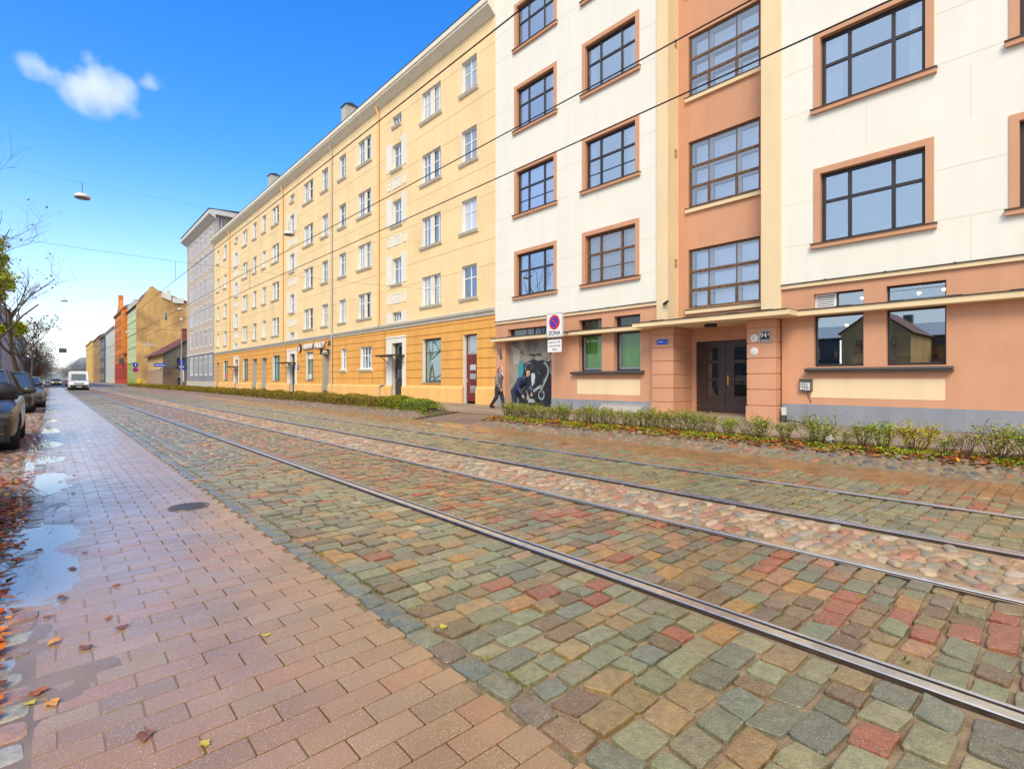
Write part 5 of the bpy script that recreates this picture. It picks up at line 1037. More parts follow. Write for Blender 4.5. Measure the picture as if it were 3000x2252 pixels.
lname = ['russet fallen leaf lying on the brick-paved lane', 'dark brown fallen leaf lying on the brick-paved lane', 'bright yellow leaf lying on the brick-paved lane', 'amber fallen leaf lying by the gutter puddle']
from math import isclose
SPOT = [(.86, 2.92, 2), (.43, 2.2, 2), (.36, 1.62, 2), (-.06, 2.98, 2), (-.05, 3.06, 0), (.0, 2.93, 3), (.36, 1.75, 0), (.52, 1.75, 0), (.27, 2.42, 1), (.44, 1.36, 0), (.25, 3.75, 0), (.3, 3.55, 1), (.02, 3.6, 3), (.05, 4.3, 1), (-.02, 4.0, 0), (.12, 4.9, 1), (-.08, 5.6, 1), (.2, 5.3, 0), (.14, 3.4, 1), (.33, 4.3, 0), (.05, 7.3, 1), (.2, 8.1, 1), (.1, 9.2, 0), (.25, 9.7, 1), (.02, 10.6, 1), (.3, 11.2, 0), (.12, 12.8, 1), (.05, 2.1, 1), (.02, 1.62, 2), (1.98, 3.28, 2), (.7, 1.5, 1), (.16, 6.6, 2), (1.6, 2.35, 2)]
for (x, y, c) in SPOT:
    o = ob('fallen_leaf', lm_[c][random.randrange(3)], None, (x, y, max(float(gz(x, y)) + .003, .004))); o.rotation_euler = (0, 0, R(0, 6)); s_ = R(.6, .95) * (.75 if c == 2 else 1); o.scale = (s_, s_, s_)
    tag(o, lname[c] if x < 1.4 else 'bright yellow leaf lying between the setts', 'leaf', 'single fallen leaves: ' + ('russet', 'brown', 'yellow', 'amber')[c] if x < 1.4 else 'single yellow leaves on the setts')

P = []
for _ in range(230):
    z_ = random.choice(((2.95, 4.32), (2.95, 4.32), (5.62, 6.98), (5.62, 6.98), (4.47, 5.47), (1.54, 1.57), (7.1, 7.2))); x, y = R(*z_), R(.4, 14) ** 1.0
    k = random.randint(3, 9); P.append(np.stack([rng.normal(x, .018, k), rng.normal(y, .03, k), np.full(k, float(gz(x, y)) - .002) + rng.random(k) * .018], 1))
o = leaf_obj('joint_grass', [leaves(np.concatenate(P), .028, [(lin(112, 120, 40), 3), (lin(140, 146, 50), 2), (lin(90, 96, 40), 2)], .2, aspect=.3)]); tag(o, 'tiny green tufts growing in the joints between the setts', 'grass', kind='stuff')
# trees
def tree(label, x, y, h, spread, seed, nleaf=0, pal=None, ls=.1, r0=.17, group='trees along the left pavement', lev=4, fork=.28, cz=None, name='tree'):
    rs = random.Random(seed); t = thing(name, label, 'tree', (x, y, .08), group); b = MB(); tr = MB(); tips = []
    def grow(p, d, ln, r, k):
        n = 4; path = [p]; rad = [r]; q = p.copy(); dd = d.copy()
        for i in range(n):
            dd = dd + np.array((rs.gauss(0, .13), rs.gauss(0, .13), rs.gauss(.05, .08))); dd /= np.linalg.norm(dd); q = q + dd * ln / n; path.append(q.copy()); rad.append(r * (1 - .55 * (i + 1) / n))
        (tr if k == lev else b).tube(path, rad, 8 if k == lev else (6 if k > 1 else 4), caps=False)
        if k <= 1: tips.extend([path[2], path[3], path[4]])
        if k > 0:
            m_ = rs.choice((3, 4)) if k < lev else 7
            for i in range(m_):
                s = rs.uniform(.45, 1) if k < lev else rs.uniform(fork, 1)
                j = min(int(s * n), n - 1); f = s * n - j; o_ = path[j] * (1 - f) + path[j + 1] * f
                a = rs.uniform(0, 2 * pi); tl = rs.uniform(.5, 1.1); side = np.array((cos(a), sin(a), rs.uniform(-.05, .5))) * spread; nd = dd * (1 - tl * .5) + side * tl; nd /= np.linalg.norm(nd)
                grow(o_, nd, ln * rs.uniform(.45, .68), max(r * (1 - .55 * s) * .6, .006), k - 1)
    grow(np.array((0, 0, 0.)), np.array((rs.uniform(-.04, .04), rs.uniform(-.04, .04), 1.)), h * .55, r0, lev)
    tr.build('trunk', 'bark', t, (0, 0, 0)); b.build('branches', 'bark', t, (0, 0, 0))
    if nleaf:
        T = np.array(tips); idx = rng.integers(0, len(T), nleaf); P = T[idx] + rng.normal(0, spread * .22, (nleaf, 3))
        leaf_obj('crown', [leaves(P, ls, pal, .25)], t)
    return t
BL = [(lin(130, 84, 40), 3), (lin(150, 110, 50), 2), (lin(90, 66, 40), 2)]
GT = [(lin(140, 160, 30), 4), (lin(176, 180, 46), 2.5), (lin(98, 120, 28), 2), (lin(200, 188, 56), 1.2), (lin(150, 110, 30), .6)]
tree('bare street tree with a forked crown, standing behind the parked grey hatchback', -2.75, 74, 15.5, .85, 5, 90, BL, .28, .24)
tree('bare tree whose twigs reach in from the left edge high over the parked cars', -4.7, 38, 15, .7, 12, 40, BL, .13, .16)
tree('thin bare tree near the left edge, nearer than the forked one', -3.2, 51, 15, .75, 21, 80, BL, .2, .2)
for i, (y, s_, lab) in enumerate(((98, 33, 'second bare tree down the left pavement, beyond the forked one'), (124, 41, 'third bare tree down the left pavement'), (150, 57, 'fourth bare tree down the left pavement, in front of the pinkish house'), (178, 61, 'fifth bare tree down the left pavement'), (210, 73, 'sixth bare tree, far down the left pavement'))):
    tree(lab, -2.75, y, 13 + (i % 3), .8, s_, 250, BL, .35, .24, lev=4)
M['farwood'] = mat('hazy twigs', (.15, .14, .15), .9, .3, .3)
tree('yellow-green leafy tree at the left edge behind the parked cars', -7.0, 78, 14.5, .7, 3, 14000, GT, .34, .28, fork=.12, group=None)
tree('second yellow-green tree farther left behind the first', -8.2, 66, 12, .8, 8, 9000, GT, .3, .26, fork=.12, group=None)
tree('dense yellow-green tree at the left edge, nearest of the leafy ones', -6.1, 60, 13.5, .8, 17, 16000, GT, .26, .24, fork=.1, group=None)
for i, (y, lab) in enumerate(((260, 'orange autumn tree far down the left pavement'),)): tree(lab, -3.4, y, 8.5, .7, 91, 2500, [(lin(214, 130, 30), 3), (lin(190, 100, 24), 2)], .5, .2, lev=3, group=None)
# far end of the street: a dark mass of bare trees, an overpass and a pale hill
P = []; 
for i in range(70):
    side = rng.random() < .55; cx = rng.uniform(-8, -1.5) if side else rng.uniform(8, 40); cy = rng.uniform(235, 480) if side else rng.uniform(480, 560); h = rng.uniform(9, 14) if side else rng.uniform(8, 17)
    P.append(np.stack([rng.normal(cx, 2.0, 900), rng.normal(cy, 3, 900), h * np.sqrt(rng.random(900)) * rng.uniform(.75, 1, 900)], 1))
o = leaf_obj('distant_trees', [leaves(np.concatenate(P), .5, [(lin(112, 108, 112), 3), (lin(130, 122, 116), 2), (lin(98, 100, 112), 2), (lin(140, 128, 100), 1)], .15, aspect=.3)]); tag(o, 'grey hazy mass of bare trees closing the far end of the street', 'distant trees', kind='stuff')
t = thing('overpass', 'grey road bridge crossing the far end of the street', 'bridge', (10, 560, 0)); b = MB(); b.box(-60, 60, -4, 4, 7, 9.6); b.build('deck', 'stonegrey', t, (0, 0, 0)); b = MB()
for x in (-30, -14, 12, 30): b.box(x - .8, x + .8, -3, 3, 0, 7)
b.build('pier', 'stonegrey', t, (0, 0, 0)); b = MB(); b.box(-60, 60, -4.2, -4, 9.6, 10.8); b.build('parapet', 'pale', t, (0, 0, 0))
b = MB(); X_ = np.linspace(-30, 110, 28); b.prism([(-30, -2)] + [(x, 6 + 24 * math.exp(-((x - 34) / 20) ** 2) + 1.0 * sin(x * .5)) for x in X_] + [(110, -2)], 'y', 850, 900); structure(b.build('hill', mat('far pale hill', (.34, .40, .42), .9, .2, .05)))

# ------------------------------------------------------------------ wires, lamps, posts
for X, Z, lab in ((3.63, 5.19, 'overhead tram wire over the nearer track, uppermost in the view'), (6.30, 5.93, 'overhead cable above the tram wire of the farther track, middle of the three'), (6.30, 5.17, 'overhead tram wire over the farther track, lowest of the three')):
    b = MB(); pts = []
    for y in np.arange(-25, 330, 3.): u = ((y - 25) % 34) / 34; pts.append((X, y, Z - .10 * 4 * u * (1 - u) * .5 + .04))
    b.tube(pts, .0085 if X < 5 else .0105, 5); b.build('overhead_wire', 'wire', label=lab, cat='wire', group='overhead tram wires')
def lamp(x, y, z, lab):
    t = thing('hanging_lamp', lab, 'street lamp', (x, y, z), 'street lamps hung over the road')
    b = MB(); b.tube([(0, 0, .12), (0, 0, .52)], .012, 5); b.lathe([(0, .17), (.05, .16), (.06, .1), (0, .1)], n=10); b.build('hanger', 'iron', t, (0, 0, 0))
    b = MB(); b.lathe([(0, .12), (.14, .115), (.21, .07), (.26, -.03), (.24, -.045)], n=24); b.build('shade', 'lampwhite', t, (0, 0, 0)); b = MB(); b.lathe([(.245, -.04), (.2, -.075), (0, -.09)], n=24); b.build('diffuser', 'lampglass', t, (0, 0, 0))
for i, y in enumerate((25, 59, 93, 127)):
    b = MB(); pts = [(x, y + .02 * sin(x), 8.62 + .35 * ((x - 4.6) / 11.2) ** 2) for x in np.linspace(-6.5, 15.8, 14)]; b.tube(pts, .0022 + .0014 * i, 5)
    b.build('span_wire', 'wire', label='thin span wire across the street carrying the ' + ('nearest', 'second', 'third', 'farthest')[i] + ' pair of hanging lamps', cat='wire', group='span wires across the street')
    b = MB(); pts = [(x, y - 1.2, 5.95 + .25 * ((x - 5) / 10.8) ** 2) for x in np.linspace(-3, 15.8, 10)]; b.tube(pts, .0045 + .003 * i, 5); b.tube([(3.63, y - 1.2, 5.95), (3.63, y - 1.2, 5.22)], .006, 5); b.tube([(6.3, y - 1.2, 5.97), (6.3, y - 1.2, 5.2)], .006, 5)
    b.build('pull_off_wire', 'wire', label='pull-off wire holding the tram wires beside the ' + ('nearest', 'second', 'third', 'farthest')[i] + ' span wire', cat='wire', group='pull-off wires')
    if i < 3:
        lamp(.88, y, 8.13, ('saucer lamp alone in the sky left of the buildings, nearest of the hanging lamps', 'small faint saucer lamp low in the sky left of the buildings', 'tiny farthest saucer lamp over the left lane')[i]); lamp(8.3 + (1.1 if i == 1 else 0), y, 8.13, ('saucer lamp hanging in front of the yellow facade', 'saucer lamp in front of the ochre firewall beside the grey block', 'far saucer lamp over the right side of the road')[i])
t = thing('hanging_sign', 'small dark rectangular sign hung on a wire over the road far ahead', 'sign', (1.7, 127.2, 6.7)); b = MB(); b.box(-.55, .55, -.04, .04, -.4, .4); b.tube([(-.4, 0, .4), (-.4, -.2, 1.9)], .012, 5); b.tube([(.4, 0, .4), (.4, -.2, 1.9)], .012, 5); b.build('panel', 'sill', t, (0, 0, 0))
t = thing('lamp_post', 'tall plain grey lamp post on the pavement before the low wooden house', 'lamp post', (13, 80.7, .15)); b = MB(); b.tube([(0, 0, 0), (0, 0, 1.2), (0, 0, 1.25), (0, 0, 9.0)], [.13, .13, .1, .06], 10); b.build('pole', M.setdefault('postgrey', mat('post grey', (.22, .24, .25), .5, .1, 3)), t, (0, 0, 0)); b = MB(); b.lathe([(0, 9.35), (.16, 9.25), (.2, 9.1), (.1, 9.0), (0, 9.0)], n=14); b.build('lamp_head', 'lampwhite', t, (0, 0, 0))
t = thing('traffic_sign', 'pole with a round blue sign above a round red and blue no-parking sign', 'sign', (10.5, 105.6, 0)); b = MB(); b.tube([(0, 0, 0), (0, 0, 4)], .05, 8); b.build('pole', 'pipe', t, (0, 0, 0))
for z, c1, c2 in ((3.75, 'sblue', 'lampwhite'), (2.95, 'sred', 'sblue')):
    b = MB(); b.lathe([(0, -.08), (.40, -.08), (.40, -.05), (0, -.05)], (0, 0, z), 24, 'y', 0, False)
    if z > 3: b.box(-.04, .04, -.085, -.08, z - .22, z + .05, 1); b.add([(-.14, -.085, z + .03), (.14, -.085, z + .03), (0, -.085, z + .24)], [(0, 1, 2)], 1)
    else: b.lathe([(0, -.085), (.29, -.085)], (0, 0, z), 24, 'y', 1, False); b.add([(-.22, -.09, z - .16), (-.16, -.09, z - .22), (.22, -.09, z + .16), (.16, -.09, z + .22)], [(0, 1, 2, 3)], 0); b.add([(-.22, -.09, z + .16), (-.16, -.09, z + .22), (.22, -.09, z - .16), (.16, -.09, z - .22)], [(0, 1, 2, 3)], 0)
    b.build('disc', [c1, c2], t, (0, 0, 0))

# ------------------------------------------------------------------ vehicles (front towards -y, origin at front centre)
M['tyre'] = mat('tyre rubber', (.015, .015, .016), .8, .2, 20); M['rim'] = mat('wheel rim', (.4, .4, .41), .35, .1, metal=.7); M['chrome'] = mat('chrome', (.7, .7, .7), .15, 0, metal=1.0)
M['carglass'] = glassy('car glass', (.02, .025, .03), (.8, .9, .92), .22); M['carblack'] = mat('car black plastic', (.018, .018, .02), .45, .1); M['headlamp'] = mat('headlamp glass', (.55, .55, .55), .12, .1, 20); M['headlens'] = glassy('headlight lens', (.10, .10, .10), (.8, .85, .9), .3); M['headon'] = emit('headlamp lit', (1, .82, .5), 2.5); M['plate'] = mat('number plate', (.7, .7, .7), .4)
def paint(name, c): return mat(name, c, .32, .03, 2, coat=.25)
def car(label, x, y, L, Wd, H, body, hood=1.25, hh=.98, nose=.74, ws=.85, rear=.25, lit=False, van=False, rz=0.0, dark=None, name='parked_car', group='cars parked along the left kerb', roofbar=None):
    t = thing(name, label, 'van' if van else 'car', (x, y, float(gz(x, y))), group, rz); hw = Wd / 2
    sec = [(0.02, .80, .30, nose - .14, nose - .10), (.10, .90, .24, nose - .04, nose), (.45, .97, .22, nose + .02, nose + .10), (hood * .7, 1, .22, hh - .10, hh - .03), (hood, 1, .22, hh - .06, hh), (hood + 1.0, 1, .22, hh - .03, hh + .03), (L - 1.0, 1, .22, hh, hh + .05), (L - .3, .97, .24, hh + .01, hh + .05), (L - .03, .86, .32, hh - .08, hh - .02)]
    b = MB(); rings = []
    for (yy, wf, zb, zs, zt) in sec:
        w_ = hw * wf; zm = zb + (zs - zb) * .5
        half = [(0, zb), (w_ * .9, zb), (w_ * .985, zb + .10), (w_, zm), (w_ * .985, zs - .10), (w_ * .93, zs - .01), (w_ * .72, zt - .015), (0, zt)]
        ring = [(p, yy, q) for p, q in half] + [(-p, yy, q) for p, q in half[-2:0:-1]]; rings.append(ring)
    n = len(rings[0]); V = [p for r in rings for p in r]; F = [(i * n + j, (i + 1) * n + j, (i + 1) * n + (j + 1) % n, i * n + (j + 1) % n) for i in range(len(rings) - 1) for j in range(n)]
    F += [tuple(range(n)), tuple(range((len(rings) - 1) * n + n - 1, (len(rings) - 1) * n - 1, -1))]; b.add(V, F, 0, True)
    bo = b.build('body', body, t, (0, 0, 0)); m_ = bo.modifiers.new('round', 'SUBSURF'); m_.levels = m_.render_levels = 2
    r = .335 if not van else .36; wy = (.86, L - .95)
    cut = MB()
    for yy in wy: cut.lathe([(0, -hw - .2), (r + .06, -hw - .2), (r + .06, hw + .2), (0, hw + .2)], (0, yy, r), 24, 'x', 0, False)
    co = cut.build('cut', 'carblack', t, (0, 0, 0)); bm_ = bo.modifiers.new('arch', 'BOOLEAN'); bm_.object = co; bm_.solver = 'EXACT'
    me = bake(bo); bo.modifiers.clear(); bo.data = me; bpy.data.objects.remove(co)
    # wheel wells, bumper, grille, lamps
    b = MB()
    for yy in wy: b.lathe([(0, -hw * .93), (r + .05, -hw * .93), (r + .05, hw * .93), (0, hw * .93)], (0, yy, r), 20, 'x', 0, False)
    b.box(-hw * .86, hw * .86, .3, L - .3, .18, .3); b.build('underbody', 'carblack', t, (0, 0, 0))
    b = MB(); b.prism([(-hw * .80, .03), (-hw * .5, -.02), (hw * .5, -.02), (hw * .8, .03), (hw * .86, .12), (-hw * .86, .12)], 'z', .24, .24 + (nose - .28) * .55); b.build('bumper', 'carblack' if dark is None else dark, t, (0, 0, 0), bevel=.03)
    b = MB(); b.box(-hw * .46, hw * .46, -.012, .06, nose - .24, nose - .12, 0); 
    for i in range(3): b.box(-hw * .44, hw * .44, -.018, -.012, nose - .225 + i * .035, nose - .21 + i * .035, 1)
    b.add([(-.05, -.022, nose - .18), (0, -.022, nose - .245), (.05, -.022, nose - .18), (0, -.022, nose - .115)], [(0, 1, 2, 3)], 1); b.build('grille', ['carblack', 'chrome'], t, (0, 0, 0))
    for s_ in (-1, 1):
        b = MB(); b.prism([(s_ * hw * .50, nose - .16), (s_ * hw * .84, nose - .17), (s_ * hw * .91, nose - .05), (s_ * hw * .60, nose - .065)][::s_], 'y', .0, .2); hl = b.build('headlight', 'chrome', t, (0, 0, 0), bevel=.015)
        b = MB(); b.prism([(s_ * hw * .52, nose - .15), (s_ * hw * .83, nose - .157), (s_ * hw * .885, nose - .062), (s_ * hw * .615, nose - .076)][::s_], 'y', -.012, .0); b.build('lens', 'headon' if lit else 'headlens', hl, (0, 0, 0), bevel=.004)
        b = MB(); b.box(s_ * hw * .55, s_ * hw * .8, -.005, .02, .36, .385); b.build('fog_trim', 'chrome', t, (0, 0, 0))
    b = MB(); b.box(-.26, .26, -.032, -.02, .36, .47); b.build('number_plate', 'plate', t, (0, 0, 0))
    # cabin: glass loft, roof, pillars
    y0, y1, y2, y3 = hood - .05, hood + ws, L - .35 - rear, L - .12; wb_, wr = hw * .90, hw * (.70 if not van else .84); zb = hh - .02
    A = [(-wb_, y0, zb), (wb_, y0, zb), (wb_, y3, zb), (-wb_, y3, zb)]; T = [(-wr, y1, H - .05), (wr, y1, H - .05), (wr, y2, H - .05), (-wr, y2, H - .05)]
    q_ = .74 if van else 1.0; lp = lambda a, c, f: tuple(a[i] + (c[i] - a[i]) * f for i in range(3)); e_ = .10 if van else 0
    B0, B1, B2, B3 = lp(A[0], A[1], e_), lp(A[1], A[0], e_), lp(lp(A[1], T[1], q_), lp(A[0], T[0], q_), e_), lp(lp(A[0], T[0], q_), lp(A[1], T[1], q_), e_)
    if van: b = MB(); b.add([A[0], A[1], T[1], T[0], B0, B1, B2, B3], [(0, 4, 7, 3), (1, 2, 6, 5), (3, 7, 6, 2)]); b.build('windscreen_surround', body, t, (0, 0, 0))
    b = MB(); b.quad(B0, B1, B2, B3); b.build('windscreen', 'carglass', t, (0, 0, 0)); b = MB(); b.quad(A[1], A[2], T[2], T[1]); b.build('side_window', body if van else 'carglass', t, (0, 0, 0)); b = MB(); b.quad(A[3], A[0], T[0], T[3]); b.build('side_window', body if van else 'carglass', t, (0, 0, 0)); b = MB(); b.quad(A[2], A[3], T[3], T[2]); b.build('rear_window', 'carglass', t, (0, 0, 0))
    b = MB(); k = 5; P = []
    for i in range(k):
        f = i / (k - 1); zz = H - .05 + (.05 + .03 * van) * sin(pi * (.12 + .76 * f)); yy = y1 - .04 + (y2 - y1 + .08) * f
        P.append([(-wr - .02, yy, H - .06), (-wr * .8, yy, zz), (0, yy, zz + .012), (wr * .8, yy, zz), (wr + .02, yy, H - .06)])
    b.add([p for q in P for p in q], [(i * 5 + j, i * 5 + j + 1, (i + 1) * 5 + j + 1, (i + 1) * 5 + j) for i in range(k - 1) for j in range(4)], 0, True); b.add([q for q in P[0]], [(0, 1, 2, 3, 4)], 0); b.build('roof', body, t, (0, 0, 0))
    for s_, a_, c_ in ((-1, A[0], T[0]), (1, A[1], T[1]), (1, A[2], T[2]), (-1, A[3], T[3])): b = MB(); b.tube([a_, c_], [.05, .04], 6); b.build('pillar', body, t, (0, 0, 0))
    for s_ in (-1, 1):
        for f in (.42, .72): b = MB(); b.tube([(s_ * wb_, y0 + (y3 - y0) * f, zb), (s_ * wr, y1 + (y2 - y1) * (f - .1), H - .05)], .028, 5, 0); b.build('pillar', body, t, (0, 0, 0))
    for s_ in (-1, 1):
        m2 = MB(); cx, cy, cz = s_ * (hw + .10), hood + .38, hh + .12; vs = []
        m2.lathe([(0, -.05), (.055, -.045), (.085, -.01), (.085, .05), (.07, .07), (0, .075)], (0, 0, 0), 14, 'y')
        v = [(cx + p[0] * 1.35, cy + p[1], cz + p[2] * .95) for p in m2.v]; b = MB(); b.add(v, m2.f, 0, True); b.tube([(s_ * hw * .9, cy + .02, hh + .03), (cx, cy + .03, cz - .03)], .025, 6, 1); b.build('wing_mirror', [dark or body, 'carblack'], t, (0, 0, 0))
    for yy in wy:
        for s_ in (-1, 1):
            w_ = ob('wheel', None, t, (s_ * (hw - .13), yy, r)); b = MB(); b.lathe([(r * .62, -.11), (r * .93, -.11), (r, -.08), (r, .08), (r * .93, .11), (r * .62, .11)], n=24, axis='x'); b.build('tyre', 'tyre', w_, (0, 0, 0))
            b = MB(); b.lathe([(0, s_ * .08), (r * .2, s_ * .085), (r * .6, s_ * .1), (r * .64, s_ * .02)], n=20, axis='x'); b.build('rim', 'rim', w_, (0, 0, 0))
    if roofbar:
        b = MB(); b.box(-.16, .16, y1 + .3, y1 + .45, H - .01, H + .12); b.build('roof_light', roofbar, t, (0, 0, 0))
    return t
car('black car at the left edge of which only the wing mirror shows', -1.375, 4.1, 4.4, 1.9, 1.75, paint('car paint black', (.012, .012, .014)), hh=1.14, hood=1.85, nose=.8, dark='carblack')
car('grey-brown parked car with chrome-rimmed headlight, nearest in the row', -1.36, 13.2, 4.5, 1.86, 1.6, paint('car paint grey brown', (.04, .036, .03)), hh=1.02, nose=.82)
car('dark navy parked car, second in the row', -1.38, 28.2, 4.5, 1.84, 1.68, paint('car paint navy', (.015, .022, .035)), hh=1.04, nose=.84)
car('greenish grey parked hatchback, third in the row', -1.05, 33.6, 4.1, 1.76, 1.5, paint('car paint green grey', (.13, .13, .115)), hh=.98, nose=.76)
car('white parked car beyond the hatchback', -1.35, 44, 4.4, 1.8, 1.5, paint('car paint white', (.6, .6, .6)))
car('dark parked car farthest down the left kerb', -1.35, 56, 4.4, 1.8, 1.5, paint('car paint dark', (.05, .05, .06)))
car('white delivery van with black bumper driving towards the viewer', 2.66, 84, 5.6, 2.05, 2.38, paint('van white', (.88, .88, .88)), hood=1.0, hh=1.22, nose=.98, ws=.62, rear=-.2, van=True, lit=True, name='van', group=None)
car('yellow taxi coming down the road behind the van', 1.1, 163, 4.5, 1.85, 1.5, paint('taxi yellow', (.8, .42, .03)), lit=True, name='taxi', group=None, roofbar='binyel')
car('red car farther back, half hidden behind the van', 2.95, 128, 4.3, 1.8, 1.5, paint('car paint red', (.5, .02, .02)), name='car', group=None)
car('small car with lit lamps behind the yellow taxi', .75, 195, 4.3, 1.8, 1.5, paint('car paint orange', (.6, .4, .1)), lit=True, name='car', group=None)

# ------------------------------------------------------------------ people
def skin(name, J, E, m_, parent=None, vox=.014, sm_=6):
    """one continuous surface grown round a skeleton: capsules along the bones, fused and smoothed; a radius pair (wide, deep) makes a flat oval limb"""
    b = MB(); tp = lambda r: r if isinstance(r, tuple) else (r, r)
    def ball(p, r): b.lathe([(r * sin(pi * k / 6), -r * cos(pi * k / 6)) for k in range(7)], p, 10)
    for a_, c_ in E:
        A, C = J[a_], J[c_]; (aw, ad), (cw, cd_) = tp(A[3]), tp(C[3]); oa, oc = max(aw - ad, 0), max(cw - cd_, 0)
        for k in ((-1, 0, 1) if oa or oc else (0,)):
            p, q = (A[0], A[1] + k * oa, A[2]), (C[0], C[1] + k * oc, C[2])
            mid = tuple((p[n] + q[n]) / 2 for n in range(3)); b.tube([p, mid, q], [ad, (ad + cd_) / 2, cd_], 10); ball(p, ad); ball(q, cd_)
    o = b.build(name, m_); r_ = o.modifiers.new('fuse', 'REMESH'); r_.mode = 'VOXEL'; r_.voxel_size = vox; r_.use_smooth_shade = True
    f_ = o.modifiers.new('soft', 'SMOOTH'); f_.iterations = sm_; f_.factor = .5
    nm = bake(o); bpy.data.objects.remove(o)
    for p in nm.polygons: p.use_smooth = True
    nm.materials.clear(); nm.materials.append(M[m_] if isinstance(m_, str) else m_); return ob(name, nm, parent)
M['skin'] = mat('skin', (.55, .30, .20), .55, .06, 8)
def person(label, x, y, z, rz, H, pose, top, legs_, hood, hood_low=False, shoe='black'):
    """local frame: facing +x. pose: hip x, chest x/z, head x/z, knees and feet, elbows and hands (fractions of height)"""
    t = thing('person', label, 'person', (x, y, z), None, rz); h = H
    P = lambda a, b_, c, r: (a * h, b_ * h, c * h, r * h if not isinstance(r, tuple) else tuple(q * h for q in r))
    hip, ch, nk, hd = pose['hip'], pose['chest'], pose['neck'], pose['head']; (kl, fl), (kr, fr_) = pose['legs']; (el, hl), (er, hr) = pose['arms']
    J = [P(hip[0], 0, hip[1], (.075, .05)), P((hip[0] + ch[0]) / 2, 0, (hip[1] + ch[1]) / 2, (.072, .05)), P(*(ch[0], 0, ch[1]), (.09, .05)), P(nk[0], 0, nk[1], .033), P(hd[0] + .004, 0, hd[1] - .025, .038), P(hd[0], 0, hd[1] + .03, .050),
         P(hip[0], .05, hip[1] - .02, .062), P(kl[0], .05, kl[1], .042), P(fl[0] - .02, .05, fl[1] + .03, .027), P(fl[0] + .07, .055, fl[1] + .012, (.024)),
         P(hip[0], -.05, hip[1] - .02, .062), P(kr[0], -.05, kr[1], .042), P(fr_[0] - .02, -.05, fr_[1] + .03, .027), P(fr_[0] + .07, -.055, fr_[1] + .012, (.024)),
         P(ch[0], .11, ch[1] + .02, .04), P(el[0], .135, el[1], .03), P(hl[0], .125, hl[1], .02), P(hl[0] + .015, .122, hl[1] - .035, .016), P(hl[0] + .02, .12, hl[1] - .05, .014),
         P(ch[0], -.11, ch[1] + .02, .04), P(er[0], -.135, er[1], .03), P(hr[0], -.125, hr[1], .02), P(hr[0] + .015, -.122, hr[1] - .035, .016), P(hr[0] + .02, -.12, hr[1] - .05, .014),
         P(hd[0] + .056, 0, hd[1] - .004, .010)]
    E = [(0, 1), (1, 2), (2, 3), (3, 4), (4, 5), (0, 6), (6, 7), (7, 8), (8, 9), (0, 10), (10, 11), (11, 12), (12, 13), (2, 14), (14, 15), (15, 16), (16, 17), (17, 18), (2, 19), (19, 20), (20, 21), (21, 22), (22, 23), (4, 24)]
    for w_, sy in ((17, 1), (22, -1)):                                # four fingers of unequal length, slightly curled, and a thumb off the side of the palm
        px, py, pz = J[w_][:3]
        for q, ln in enumerate((.040, .046, .043, .034)):
            a0 = (px - .018 * h + q * .012 * h, py, pz - .012 * h); J += [(*a0, .0062 * h), (a0[0] + .004 * h, a0[1] - sy * .006 * h, a0[2] - ln * .55 * h, .0056 * h), (a0[0] + .010 * h, a0[1] - sy * .018 * h, a0[2] - ln * h, .0048 * h)]; n_ = len(J); E += [(n_ - 3, n_ - 2), (n_ - 2, n_ - 1)]
        J += [(px + .012 * h, py - sy * .008 * h, pz + .012 * h, .007 * h), (px + .034 * h, py - sy * .016 * h, pz - .016 * h, .0055 * h)]; n_ = len(J); E += [(n_ - 2, n_ - 1)]
    skin('body', J, E, 'skin', t, .0085, 2)
    g = lambda i, f, dz=0: (J[i][0], J[i][1], J[i][2] + dz * h, (f * h if not isinstance(f, tuple) else tuple(q * h for q in f)))
    skin('jacket', [g(0, (.108, .078), -.05), g(1, (.106, .076)), g(2, (.112, .074)), g(3, (.052), -.012), g(14, .052), g(15, .043), g(16, .033), g(19, .052), g(20, .043), g(21, .033)], [(0, 1), (1, 2), (2, 3), (2, 4), (4, 5), (5, 6), (2, 7), (7, 8), (8, 9)], top, t)
    skin('trousers', [g(0, (.092, .062), -.02), g(6, .066), g(7, .05), g(8, .040, .01), g(10, .066), g(11, .05), g(12, .040, .01)], [(0, 1), (1, 2), (2, 3), (0, 4), (4, 5), (5, 6)], legs_, t)
    for a, c in ((8, 9), (12, 13)): skin('shoe', [g(a, .036, -.012), g(c, .030)], [(0, 1)], shoe, t)
    hx, hz = hd[0] * h, hd[1] * h
    skin('hood' if hood_low else 'hair', [(hx - .035 * h, 0, hz - (.07 if hood_low else .02) * h, .05 * h), (hx - .026 * h, 0, hz - .005 * h, .05 * h), (hx - .018 * h, 0, hz + .038 * h, .056 * h), (hx - .004 * h, 0, hz + .056 * h, .046 * h)], [(0, 1), (1, 2), (2, 3)], hood or 'black', t)
    b = MB()
    for s_ in (-1, 1): b.lathe([(0, hx + .052 * h), (.006 * h, hx + .050 * h), (.007 * h, hx + .044 * h)], (0, s_ * .018 * h, hz + .012 * h), 8, 'x')
    b.box(hx + .046 * h, hx + .051 * h, -.016 * h, .016 * h, hz - .036 * h, hz - .031 * h); b.build('eyes_and_mouth', 'black', t, (0, 0, 0)); return t
walk = dict(hip=(0, .52), chest=(.02, .74), neck=(.035, .845), head=(.05, .915), legs=(((.07, .28), (.13, 0)), ((-.02, .28), (-.17, .02))), arms=(((-.05, .62), (.0, .47)), ((.06, .62), (.14, .50))))
bend = dict(hip=(-.06, .50), chest=(.13, .68), neck=(.2, .765), head=(.25, .82), legs=(((.08, .29), (.10, 0)), ((-.04, .27), (-.2, .03))), arms=(((.14, .54), (.24, .46)), ((.1, .55), (.2, .42))))
